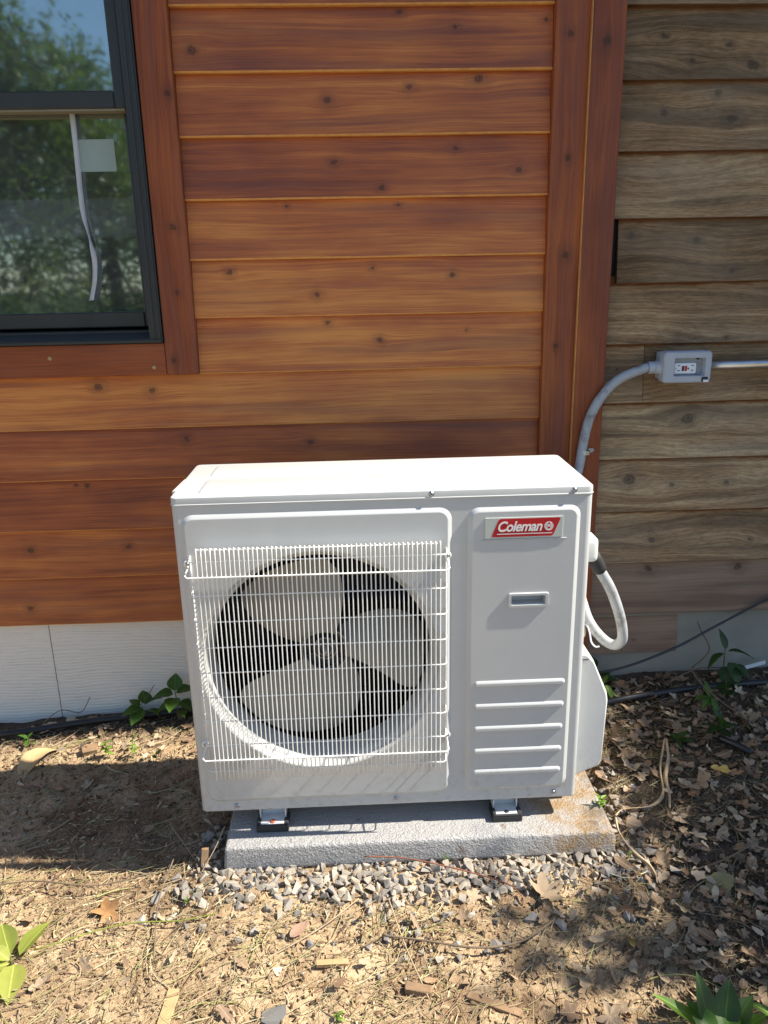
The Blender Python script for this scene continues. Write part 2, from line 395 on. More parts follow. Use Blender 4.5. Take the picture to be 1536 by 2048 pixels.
def mat_soil():
    g = Mat('soil'); P = g.tc(); x, y, z = g.sep(P)
    a = g.noise(P, 9., 6., .65); b = g.noise(P, 70., 5., .7); c = g.noise(P, 320., 3., .6)
    f = g.ma('ADD', g.ma('ADD', g.ma('MULTIPLY', a, .5), g.ma('MULTIPLY', b, .4)), g.ma('MULTIPLY', c, .25))
    tan = g.ramp(f, [(.36, (.14, .090, .050)), (.5, (.34, .235, .135)), (.62, (.52, .385, .235)), (.75, (.64, .51, .33))])
    bare = g.ramp(f, [(.36, (.075, .047, .027)), (.52, (.185, .118, .068)), (.7, (.33, .23, .145))])
    tan = g.mix(g.rng(g.noise(P, 3.2, 4., .6), .44, .60, 0, .85, True), tan, bare)
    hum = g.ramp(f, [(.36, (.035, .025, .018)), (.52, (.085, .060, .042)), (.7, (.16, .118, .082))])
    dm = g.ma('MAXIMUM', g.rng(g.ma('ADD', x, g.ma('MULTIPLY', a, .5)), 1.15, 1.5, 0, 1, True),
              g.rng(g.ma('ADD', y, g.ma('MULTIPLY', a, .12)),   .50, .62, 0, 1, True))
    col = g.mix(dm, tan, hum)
    far = g.rng(g.n('VectorMath', {'operation': 'LENGTH'}, {0: g.comb(g.ma('SUBTRACT', x, .4), y, 0.)}, 1), 4., 7.)
    grass = g.ramp(g.noise(P, 1.3, 6., .7), [(.35, (.022, .036, .010)), (.65, (.060, .080, .024))])
    col = g.mix(far, col, grass)
    return g.bsdf(Base_Color=col, Roughness=.95, Specular_IOR_Level=.1, Normal=g.bump(g.ma('ADD', b, g.ma('MULTIPLY', c, .6)), .9, .006))
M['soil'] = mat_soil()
def mat_tint(name, rough=.85, spec=.15, amt=.35, sc=60., trans=0.):
    g = Mat(name); c = g.attr('tint', 'Color', 'GEOMETRY'); f = g.noise(g.tc(), sc, 3.)
    col = g.mix(f, g.mix(amt, c, (0, 0, 0)), c)
    return g.bsdf(Base_Color=col, Roughness=rough, Specular_IOR_Level=spec)
M['bits'] = mat_tint('litter_bits')
def mat_stone():
    g = Mat('crushed_stone'); r = g.rnd(); f = g.noise(g.tc(), 2.6, 6., .7)
    base = g.ramp(r, [(0, (.24, .22, .19)), (.3, (.34, .31, .265)), (.55, (.43, .375, .30)), (.75, (.29, .27, .245)), (.9, (.50, .43, .33)), (1, (.36, .275, .205))])
    col = g.mix(f, g.mix(.22, base, (.10, .09, .08)), base)
    col = g.mix(g.rng(g.noise(g.tc(), 1.3, 4.), .50, .66, 0, .6), col, (.30, .23, .15))
    return g.bsdf(Base_Color=col, Roughness=.8, Specular_IOR_Level=.3, Normal=g.bump(f, .25, .03))
M['stone'] = mat_stone()
M['stone_fill'] = mat_tint('crushed_stone_fill', .8, .3, .3, 90.)
def mat_dead():
    g = Mat('dead_leaf'); r = g.rnd(); x, y, z = g.sep(g.tc())
    base = g.ramp(r, [(0, (.24, .155, .095)), (.25, (.38, .265, .165)), (.5, (.50, .375, .245)), (.7, (.30, .20, .13)), (.88, (.60, .47, .32)), (1, (.34, .17, .08))])
    f = g.noise(g.tc(), 70., 5., .65)
    vein = g.rng(g.ma('ABSOLUTE', y), .0012, .0004, 0, .5)
    col = g.mix(f, g.mix(.5, base, (.03, .02, .012)), base); col = g.mix(vein, col, (.5, .38, .24))
    return g.bsdf(Base_Color=col, Roughness=.75, Specular_IOR_Level=.25, Normal=g.bump(f, .5, .003))
M['dead'] = mat_dead()
def mat_green(name, c0, c1, rough=.45):
    g = Mat(name); x, y, z = g.sep(g.tc()); f = g.noise(g.tc(), 60., 3.)
    col = g.mix(g.ma('MULTIPLY_ADD', g.rnd(), .6, g.ma('MULTIPLY', f, .4)), c0, c1)
    col = g.mix(g.rng(g.ma('ABSOLUTE', y), .0016, .0005, 0, .45), col, tuple(min(1, v*2.2) for v in c1))
    d = g.bsdf(Base_Color=col, Roughness=rough, Specular_IOR_Level=.4)
    pb = [n for n in g.nt.nodes if n.type == 'BSDF_PRINCIPLED'][0]
    tr = g.n('BsdfTranslucent', None, {'Color': g.mix(.5, col, (.25, .4, .03))})
    ms = g.n('MixShader', None, {0: .32, 1: pb.outputs[0], 2: tr}); g.nt.links.new(ms, g.out.inputs[0]); return g.m
M['green'] = mat_green('green_leaf', (.03, .075, .012), (.08, .17, .022))
M['green_dark'] = mat_green('dark_green_leaf', (.014, .038, .012), (.04, .085, .022))
M['green_young'] = mat_green('young_leaf', (.10, .20, .025), (.22, .35, .05))
M['green_yellow'] = mat_green('yellowing_leaf', (.24, .30, .05), (.42, .43, .10))
M['stem'] = plain('plant_stem', (.10, .13, .04), .6, var=.2)
M['treeleaf'] = mat_green('tree_leaf', (.032, .050, .017), (.085, .112, .036))
M['bark'] = plain('tree_bark', (.09, .07, .055), .9, var=.4, scale=9, bump=.8)
M['twig'] = plain('dry_twig', (.17, .12, .075), .8, var=.3)
M['redtwig'] = plain('red_brown_root', (.23, .085, .045), .7, var=.25)
M['chip'] = plain('cut_wood', (.46, .31, .15), .8, var=.18, scale=35, bump=.4)
M['chip_dark'] = plain('brown_wood_chip', (.26, .165, .09), .85, var=.25, scale=35, bump=.5)
M['blade'] = plain('dry_leaf_blade', (.42, .31, .19), .75, var=.25, scale=25)
M['copper'] = plain('copper_washer', (.45, .12, .06), .5, .3)
M['insul'] = plain('pipe_insulation', (.55, .50, .33), .7)

# ------------------------------------------------------------------ ground
_rs = np.random.default_rng(3)
def vnoise(x, y, f, seed):
    r = np.random.default_rng(seed); T = r.random((64, 64))
    X = x*f+100.3; Y = y*f+57.7; i = np.floor(X).astype(int); j = np.floor(Y).astype(int); u = X-i; v = Y-j
    u = u*u*(3-2*u); v = v*v*(3-2*v); a = lambda p, q: T[p % 64, q % 64]
    return (a(i, j)*(1-u)+a(i+1, j)*u)*(1-v)+(a(i, j+1)*(1-u)+a(i+1, j+1)*u)*v-.5
def ground_z(x, y, rough=True):
    x = np.asarray(x, float); y = np.asarray(y, float)
    zw = np.interp(x, [-.8, -.15, 1.4, 2.2, 4], [-.11, -.075, -.015, 0.0, 0.0])
    zf = np.interp(x, [-.8, -.1, .05, 1.05, 1.5], [-.155, -.145, -.11, -.11, -.12])
    t = np.clip((y+.07)/.69, 0, 1); z = zf*(1-t)+zw*t
    s = np.clip((-.07-y)/.6, 0, 1); z = z*(1-s)-.15*s
    if rough:
        z = z+.016*vnoise(x, y, 4.3, 1)+.010*vnoise(x, y, 13, 2)+.007*vnoise(x, y, 31, 3)+.005*vnoise(x, y, 67, 4)
    dx = np.maximum(np.maximum(.045-x, x-1.05), 0); dy = np.maximum(np.maximum(-.085-y, y-.47), 0)
    d = np.sqrt(dx*dx+dy*dy); k = np.clip(1-d/.06, 0, 1); k = k*k*(3-2*k)
    return np.where(z > -.118, z*(1-k)+(-.118)*k, z)
def gz(x, y): return float(ground_z(x, y))
def build_ground():
    xs = np.unique(np.concatenate([-np.geomspace(1.3, 150, 26), np.arange(-1.3, 2.41, .009), 2.4+np.geomspace(.05, 150, 30)]))
    ys = np.unique(np.concatenate([-np.geomspace(.8, 150, 30), np.arange(-.8, .76, .009), .75+np.geomspace(.05, 120, 24)]))
    X, Y = np.meshgrid(xs, ys); Z = ground_z(X, Y)
    V = np.stack([X, Y, Z], -1).reshape(-1, 3); nx, ny = len(xs), len(ys)
    i = np.arange(nx-1); j = np.arange(ny-1); I, J = np.meshgrid(i, j); a = (J*nx+I).ravel()
    F = np.stack([a, a+1, a+nx+1, a+nx], 1)
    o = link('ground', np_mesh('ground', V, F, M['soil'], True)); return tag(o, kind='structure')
GROUND = build_ground()

# ------------------------------------------------------------------ house
KNOTS = [(0.019, 1.858, 14), (0.368, 1.737, 11), (0.588, 1.767, 9), (0.775, 1.786, 13), (0.38, 1.587, 8), (0.712, 1.617, 8), (0.885, 1.558, 9), (0.51, 1.519, 8), (0.245, 1.477, 5), (0.554, 1.474, 5), (0.075, 1.304, 9), (0.32, 1.239, 9), (0.478, 1.31, 6), (0.705, 1.286, 8), (0.201, 1.214, 6), (0.495, 1.11, 9), (0.345, 1.162, 7), (0.749, 1.132, 4), (0.564, 1.944, 8), (0.71, 1.907, 6), (0.95, 1.924, 6), (-0.329, 0.993, 12), (-0.4, 0.698, 8), (-0.089, 0.831, 10), (-0.599, 0.497, 9), (-0.299, 0.5, 9), (-0.625, 0.307, 9), (0.278, 0.814, 9), (-0.179, 0.982, 10),
         (1.268, 1.881, 9), (1.442, 1.859, 9), (1.345, 1.822, 8), (1.512, 1.809, 18), (1.427, 1.746, 9), (1.281, 1.696, 9), (1.469, 1.679, 12), (1.403, 1.367, 9), (1.215, 1.384, 12), (1.428, 0.854, 20), (1.514, 1.284, 10), (1.52, 1.094, 6), (1.347, 0.469, 12), (1.347, 0.367, 12), (1.641, 0.366, 14), (1.26, 0.668, 18), (1.569, 0.651, 9), (1.663, 0.458, 6), (1.395, 0.648, 8)]
TRIM_KNOTS = [(-0.049, 1.753, 9), (-0.064, 1.426, 9), (-0.071, 1.253, 7), (-0.099, 1.066, 9), (1.009, 1.884, 9), (1.017, 1.584, 9), (1.021, 1.334, 11), (1.004, 1.084, 8), (1.012, 0.835, 7), (1.10, 1.86, 13)]
WALL_Y = .62
def board(name, x0, x1, z0, reveal, mats, parent, tone, y0=WALL_Y, h=None, thick=.0185, slope=.0195, cham=.0055):
    h = h or reveal+.02
    n = max(4, int((x1-x0)/.06)); cx = (x0+x1)/2; rs = np.random.default_rng(int((x0*131+z0*977+50)*100) % 99991)
    wob = np.cumsum(rs.normal(0, .00022, n+1)); wob -= np.linspace(wob[0], wob[-1], n+1)
    V, F, fm = [], [], []
    prof = [(thick, .0), (cham*.55, .0), (0, cham), (slope*.5, h*.5), (slope, h), (slope+.006, h)]
    k = len(prof)
    for i in range(n+1):
        x = x0+(x1-x0)*i/n-cx
        for j, (py, pz) in enumerate(prof): V.append((x, py+wob[i]*.6, pz+(wob[i] if j < 3 else 0)))
    for i in range(n):
        for j in range(k):
            j2 = (j+1) % k; F.append((i*k+j, (i+1)*k+j, (i+1)*k+j2, i*k+j2)); fm.append(1 if j in (0, 1) else 0)
    F += [tuple(range(k)), tuple(n*k+j for j in range(k))[::-1]]; fm += [0, 0]
    o = link(name, mesh(name, V, F, mats, False, fm), parent, (cx, y0, z0))
    o['tone'] = float(tone); o['reveal'] = float(reveal)
    ks = [q for q in KNOTS if x0 < q[0] < x1 and z0+.002 < q[1] < z0+reveal][:4]
    while len(ks) < 2: ks.append((random.uniform(x0, x1), z0+random.uniform(.03, reveal-.02), random.uniform(2, 5)))
    for i, (a, b, r) in enumerate(ks): o['knot_%d' % i] = [a-cx, b-z0, r*.001]
    return o
def trim(name, x0, x1, z0, z1, y0, y1, vertical, tone, parent, mat='trim'):
    """flat board; grain runs along local x, vertical ones are turned on end"""
    L, Wd = (z1-z0, x1-x0) if vertical else (x1-x0, z1-z0)
    V, F = bbox_vf(-L/2, L/2, 0, y1-y0, -Wd/2, Wd/2, .0015, 1)
    c = ((x0+x1)/2, y0, (z0+z1)/2)
    o = link(name, mesh(name, V, F, M[mat]), parent, c, Euler((0, -math.pi/2, 0)) if vertical else None)
    o['tone'] = float(tone); o['reveal'] = 9.
    ks = [q for q in TRIM_KNOTS if x0 < q[0] < x1 and z0 < q[1] < z1]
    if len(ks) > 4: ks = ks[:4]
    for i, (a, b, r) in enumerate(ks):
        o['knot_%d' % i] = [b-c[2], -(a-c[0]), r*.001] if vertical else [a-c[0], b-c[2], r*.001]
    return o
def build_house():
    H = thing('house', 'house with red-brown cedar siding on the left and weathered grey boards on the right', 'house', (.4, 2.2, -.15))
    # --- stained cedar wall
    V, F = merge(box_vf(-3, -.98, .655, .70, -.3, 2.5), box_vf(-.98, -.10, .655, .70, -.3, 1.10), box_vf(-.10, 1.10, .655, .70, -.3, 2.5), box_vf(-.98, -.10, .655, .70, 2.2, 2.5))
    cs = tag(part('cedar_siding', V, F, M['wrap'], H), 'red-brown stained cedar lap siding')
    zs = [1.957+.1555*k for k in (2, 1)]+[1.957, 1.804, 1.650, 1.493, 1.337, 1.181, 1.025, .871, .718, .559, .407, .249]
    tone = [0, 0, -.045, -.05, -.035, -.065, .035, .07, .025, .06, -.08, -.09, -.03, -.05]
    edge = [M['cedar'], M['cedar_edge']]
    for z, t, zu in zip(zs, tone, [2.4]+zs[:-1]):
        rv = zu-z if z < 2.2 else .1555
        if z > 1.0:
            board('board', -.030, .968, z, rv, edge, cs, t, cham=.0046 if z > 1.3 else .0032)
            board('board', -3.0, -1.07, z, rv, edge, cs, t-.01)
        else: board('board', -3.0, .968, z, rv, edge, cs, t, cham=.0025)
    # --- grey skirt boards under the cedar
    sk = part('skirt_backing', *box_vf(-3, 1.1, .6555, .665, -.32, .2685), M['concrete'], H)
    for a, b in ((-3., -1.806), (-1.803, -.5855), (-.5825, 1.09)):
        tag(box('skirt_board', a, b, .640, .655, -.30, .262, M['skirt'], sk), 'pale grey wood-grain skirt board')
    # --- trims
    tag(trim('window_trim', -.120, -.031, 1.026, 2.42, .604, .640, True, -.02, H), 'upright cedar trim beside the window')
    wt = tag(trim('window_trim', -1.0, -.1215, 1.026, 1.116, .606, .640, False, -.05, H), 'level cedar trim under the window')
    trim('window_trim', -1.07, -.98, 1.118, 2.42, .604, .640, True, -.02, H)
    for a, b in ((-.447, 1.080), (-.156, 1.048)):
        V, F = lathe_vf([(.0058, 0), (.0058, -.002), (.003, -.0028)], (a, .6059, b), 'y', 12)
        part('screw_plug', V, F, M['chip'], wt, True)
    tag(trim('corner_trim', .969, 1.060, -.2, 2.42, .604, .640, True, -.04, H), 'red-brown corner board')
    tag(trim('corner_trim', 1.0625, 1.150, -.2, 2.42, .590, .640, True, -.10, H), 'dark plum-brown corner board')
    # bare edge of the outer corner board
    box('trim_edge', 1.0600, 1.0622, .5915, .606, -.19, 2.41, M['cedar_edge'], H)
    # --- weathered wall
    ws = tag(part('weathered_siding', *box_vf(1.10, 5.2, .655, .70, .20, 2.5), M['wrap'], H), 'weathered grey-brown lap siding')
    zr = [2.30, 2.126, 1.952, 1.776, 1.600, 1.427, 1.253, 1.081, .907, .734, .565, .393, .216]
    tr = [0, 0, -.03, -.06, -.01, .07, -.10, .0, -.05, .08, .06, .04, .0]
    ge = [M['grey_wood'], M['old_edge']]
    for i, (z, t) in enumerate(zip(zr, tr)):
        rv = (zr[i-1]-z) if i else .12
        x0 = 1.178 if abs(z-1.253) < .01 else 1.151
        if abs(z-.907) < .01:
            board('board', x0, 1.2785, z, rv, ge, ws, t+.05, cham=.0015); board('board', 1.2800, 5.2, z, rv, ge, ws, t, cham=.0015)
        else: board('board', x0, 5.2, z, rv, ge if z > .3 else [M['brown_wood'], M['old_edge']], ws, t, cham=.0015)
    board('board', 1.151, 1.276, .070, .146, [M['brown_wood'], M['old_edge']], ws, -.02, y0=.630, cham=.001)
    board('board', 1.2775, 1.462, .072, .144, [M['brown_wood'], M['old_edge']], ws, .02, y0=.630, cham=.001)
    tag(part('foundation', *box_vf(1.09, 5.2, .645, .80, -.4, .25), M['concrete'], H), 'grey painted foundation wall')
    # --- roof with its eave
    V, F = merge(box_vf(-3.6, 5.6, .378, 6, 2.52, 2.60)); rf = part('roof', V, F, M['shingle'], H)
    box('soffit', -3.6, 5.6, .38, .639, 2.50, 2.519, M['soffit'], rf)
    box('fascia', -3.6, 5.6, .350, .377, 2.44, 2.605, M['trim'], rf)
    # --- dark room behind the window
    V, F = box_vf(-2.2, 1.0, .702, 3.6, .2, 2.45); F = [f for i, f in enumerate(F) if i != 2]
    part('room', V, F, M['room'], H)
    part('outer_wall', *merge(box_vf(-3, -2.95, .70, 5, -.3, 2.5), box_vf(5.15, 5.2, .80, 5, -.3, 2.5), box_vf(-3, 5.2, 4.95, 5, -.3, 2.5)), M['soffit'], H)
    # --- window
    wv = merge(box_vf(-.158, -.1225, .598, .70, 1.118, 2.2), box_vf(-.98, -.158, .640, .70, 1.100, 1.150), box_vf(-.978, -.945, .598, .70, 1.118, 2.2), box_vf(-.945, -.158, .60, .70, 2.16, 2.2))
    w = tag(part('window', *wv, M['frame'], H), 'dark bronze double-hung window')
    # jamb ridges, sill
    for a, b, y in ((-.1330, -.1270, .5945), (-.1480, -.1420, .5955)):
        box('jamb_ridge', a, b, y, .599, 1.119, 2.19, M['frame'], w)
    V = [(-.945, .594, 1.118), (-.1225, .594, 1.118), (-.1225, .594, 1.128), (-.945, .594, 1.128), (-.945, .66, 1.153), (-.1585, .66, 1.153), (-.945, .66, 1.118), (-.1225, .66, 1.118), (-.1225, .603, 1.131), (-.1585, .603, 1.131)]
    F = [(0, 1, 2, 3), (3, 2, 8, 9), (3, 9, 5, 4), (0, 6, 7, 1)]
    part('sill', V, F, M['frame'], w)
    box('sill_nose', -.945, -.1240, .590, .5935, 1.1195, 1.1255, M['frame'], w)
    # upper sash (outer track) and lower sash (inner track)
    us = part('upper_sash', *merge(bbox_vf(-.190, -.160, .612, .640, 1.722, 2.16, .003, 1), bbox_vf(-.945, -.1905, .612, .640, 1.722, 1.764, .003, 1), bbox_vf(-.945, -.915, .612, .640, 1.765, 2.16, .003, 1)), M['frame'], w)
    ls = part('lower_sash', *merge(bbox_vf(-.180, -.1595, .655, .684, 1.160, 1.742, .003, 1), bbox_vf(-.945, -.1805, .655, .684, 1.160, 1.203, .003, 1), bbox_vf(-.945, -.1805, .655, .684, 1.716, 1.745, .003, 1), bbox_vf(-.945, -.925, .655, .684, 1.204, 1.715, .003, 1)), M['frame'], w)
    box('weatherstrip', -.94, -.165, .616, .652, 1.7165, 1.7215, M['frame_warm'], w)
    for z0, z1, y in ((1.760, 2.17, .625),): box('upper_pane', -.92, -.185, y, y+.004, z0, z1, M['glass'], w)
    box('lower_pane', -.93, -.176, .668, .672, 1.200, 1.72, M['glass'], w)
    V, F = merge(bbox_vf(-.41, -.355, .645, .66, 1.762, 1.772, .002, 1), bbox_vf(-.39, -.37, .64, .655, 1.768, 1.780, .003, 1)); part('sash_lock', V, F, M['brass'], w)
    V, F = bbox_vf(-.326, -.217, .6668, .6676, 1.576, 1.657, .0003, 1); tag(part('sticker', V, F, M['sticker'], w), 'pale square sticker on the glass')
    box('pale_band', -.92, -.178, .6665, .6672, 1.405, 1.507, M['pane_band'], w)  # faint see-through pale band across the lower pane
    # --- tan debris stuck in the wall gap
    return H
HOUSE = build_house()

# white tape dangling from the upper sash
def build_tape():
    P = spline([(-.304, .607, 1.727), (-.304, .604, 1.623), (-.307, .605, 1.512), (-.306, .606, 1.461), (-.296, .603, 1.397), (-.291, .604, 1.344), (-.297, .604, 1.292), (-.312, .602, 1.237)], 6)
    P = np.stack([.415+(P[:, 0]-.415)*1.0145, P[:, 1]+.043, 1.276+(P[:, 2]-1.276)*1.0145], 1)
    n = len(P); V = []; F = []
    for i, p in enumerate(P):
        t = i/(n-1); a = .15+1.25*math.exp(-((t-.56)/.10)**2)+.35*math.sin(t*5); hw = .0068
        d = np.array([math.cos(a), math.sin(a), .1 if t > .9 else 0]); q = np.array([-d[1], d[0], 0])*.0004
        V += [p-d*hw-q, p+d*hw-q, p+d*hw+q, p-d*hw+q]
    for i in range(n-1):
        for k in range(4): F.append((i*4+k, i*4+(k+1) % 4, (i+1)*4+(k+1) % 4, (i+1)*4+k))
    F += [(0, 1, 2, 3), tuple((n-1)*4+k for k in (3, 2, 1, 0))]
    tag(part('tape_strip', V, F, M['tape'], None, True), 'strip of white tape dangling from the window sash', 'tape')
build_tape()

# ------------------------------------------------------------------ outlet box, conduits, cable
def build_electrics():
    t = thing('outlet_box', 'grey weatherproof outlet box screwed to the weathered boards', 'outlet box', (1.378, .615, .973))
    V, F = bbox_vf(1.312, 1.440, .585, .628, .980, 1.058, .006, 2); part('back_box', V, F, M['box_grey'], t)
    x0, x1, z0, z1, y = 1.308, 1.448, .973, 1.063, .548
    o = rrect(x0, x1, z0, z1, .012); i1 = rrect(x0+.004, x1-.004, z0+.004, z1-.004, .010); w = rrect(1.3375, 1.429, .992, 1.0445, .004)
    w2 = rrect(1.3395, 1.427, .994, 1.0425, .003)
    V, F = merge(strip_vf([(o, .588), (o, y+.005), (i1, y)]), fill_vf([i1, w], y), strip_vf([(w, y), (w2, y+.020)]))
    V, F = weld(V, F); cv = part('cover', V, F, M['box_grey'], t)
    box('recess_plate', 1.3398, 1.4268, .5682, .572, .9943, 1.0422, M['clearish'], cv)
    rc = part('receptacle', *bbox_vf(1.3425, 1.4075, .5600, .5679, .9985, 1.0290, .002, 1), M['recept'], t)
    for xx, zz, ww, hh in ((1.356, 1.022, .006, .0022), (1.356, 1.008, .006, .0022), (1.3955, 1.022, .006, .0022), (1.3955, 1.008, .006, .0022), (1.3475, 1.014, .002, .002)):
        box('slot', xx-ww/2, xx+ww/2, .5585, .5598, zz-hh/2, zz+hh/2, M['box_dark'], rc)
    V, F = lathe_vf([(.0024, 0), (.0024, -.0012)], (1.3835, .5598, 1.0135), 'y', 10); part('ground_hole', V, F, M['box_dark'], rc)
    box('test_button', 1.3650, 1.3710, .5582, .5598, 1.0065, 1.0210, M['box_dark'], rc)
    box('reset_button', 1.3735, 1.3795, .5582, .5598, 1.0065, 1.0210, M['red'], rc)
    for xx, zz in ((1.412, 1.040), (1.415, 1.024), (1.414, .997)):
        V, F = lathe_vf([(.003, 0), (.003, -.004), (.0015, -.005)], (xx, .568, zz), 'y', 10); part('cover_screw', V, F, M['screw'] if zz < 1.03 else M['box_dark'], t)
    part('latch', *merge(bbox_vf(1.420, 1.438, .5455, .5479, .976, .990, .002, 1)), M['box_dark'], cv)
    part('latch', *merge(bbox_vf(1.424, 1.440, .5435, .5454, .975, .982, .0008, 1)), M['recept'], cv)
    V, F = lathe_vf([(.020, .0), (.020, -.006), (.0185, -.007), (.0185, -.018), (.0165, -.020), (.0165, -.030)], (1.312, .585, 1.016), 'x', 16)
    part('hub_connector', V, F, M['box_grey'], t, True)
    # steel conduit going right
    tag(tube('steel_conduit', [(1.441, .587, 1.019), (1.9, .587, 1.019), (3.2, .587, 1.019)], .0122, M['steel'], None, 14), 'straight galvanised steel conduit running right from the outlet box', 'conduit')
    # flexible conduit: from the box, down behind the unit, looping to its side
    t = thing('flexible_conduit', 'grey flexible conduit curving down from the outlet box and looping to the unit', 'conduit', (1.07, .4, .30))
    P = [(1.287, .585, 1.016), (1.262, .583, 1.013), (1.191, .577, .986), (1.141, .572, .940), (1.107, .570, .876), (1.091, .568, .801), (1.081, .558, .740), (1.066, .535, .690), (1.05, .47, .58), (1.035, .38, .46), (1.041, .31, .385), (1.055, .275, .345), (1.082, .243, .316), (1.106, .222, .311), (1.1165, .203, .341), (1.1015, .190, .407), (1.068, .180, .491), (1.029, .171, .556)]
    S = spline(P, 8); tube('hose', S, .0140, M['conduit'], t, 12)
    V, F = lathe_vf([(.0165, -.010), (.0180, -.006), (.0180, .008), (.0165, .012)], (0, 0, 0), 'x', 14)
    o = link('sleeve', mesh('sleeve', V, F, M['box_grey'], True), t, (1.283, .584, 1.0155))
    # black fitting at the unit
    A = np.array([1.034, .173, .549]); B = np.array([1.005, .163, .603])
    V, F = tube_vf([A, A+(B-A)*.2, A+(B-A)*.6, B], [.0165, .0185, .0185, .017], 12); part('fitting', V, F, M['rubber'], t, True)
    # strap
    P = [(1.094-.0165, .583, .773), (1.094-.0165, .562, .773), (1.094-.008, .552, .773), (1.094+.008, .552, .773), (1.094+.0165, .562, .773), (1.094+.0165, .583, .773), (1.094+.034, .586, .773)]
    V, F = [], []
    for q in spline(P, 4): V += [(q[0], q[1], q[2]-.006), (q[0], q[1], q[2]+.006), (q[0]*1.0, q[1]+.0016, q[2]+.006), (q[0], q[1]+.0016, q[2]-.006)]
    n = len(V)//4
    for i in range(n-1):
        for k in range(4): F.append((i*4+k, i*4+(k+1) % 4, (i+1)*4+(k+1) % 4, (i+1)*4+k))
    st = part('strap', V, F, M['steel'], t)
    V, F = lathe_vf([(.005, 0), (.005, -.004), (.002, -.0055)], (1.124, .586, .773), 'y', 10); part('strap_screw', V, F, M['screw'], st)
    # thin dark cable slanting across the foundation
    tag(tube('cable', [(1.16, .60, .020), (1.202, .565, .040), (1.30, .56, .068), (1.442, .575, .117), (1.56, .60, .165), (1.72, .605, .250), (1.95, .60, .37)], .0042, M['cable'], None, 8, 6), 'thin dark cable slanting up across the grey foundation', 'cable')
build_electrics()

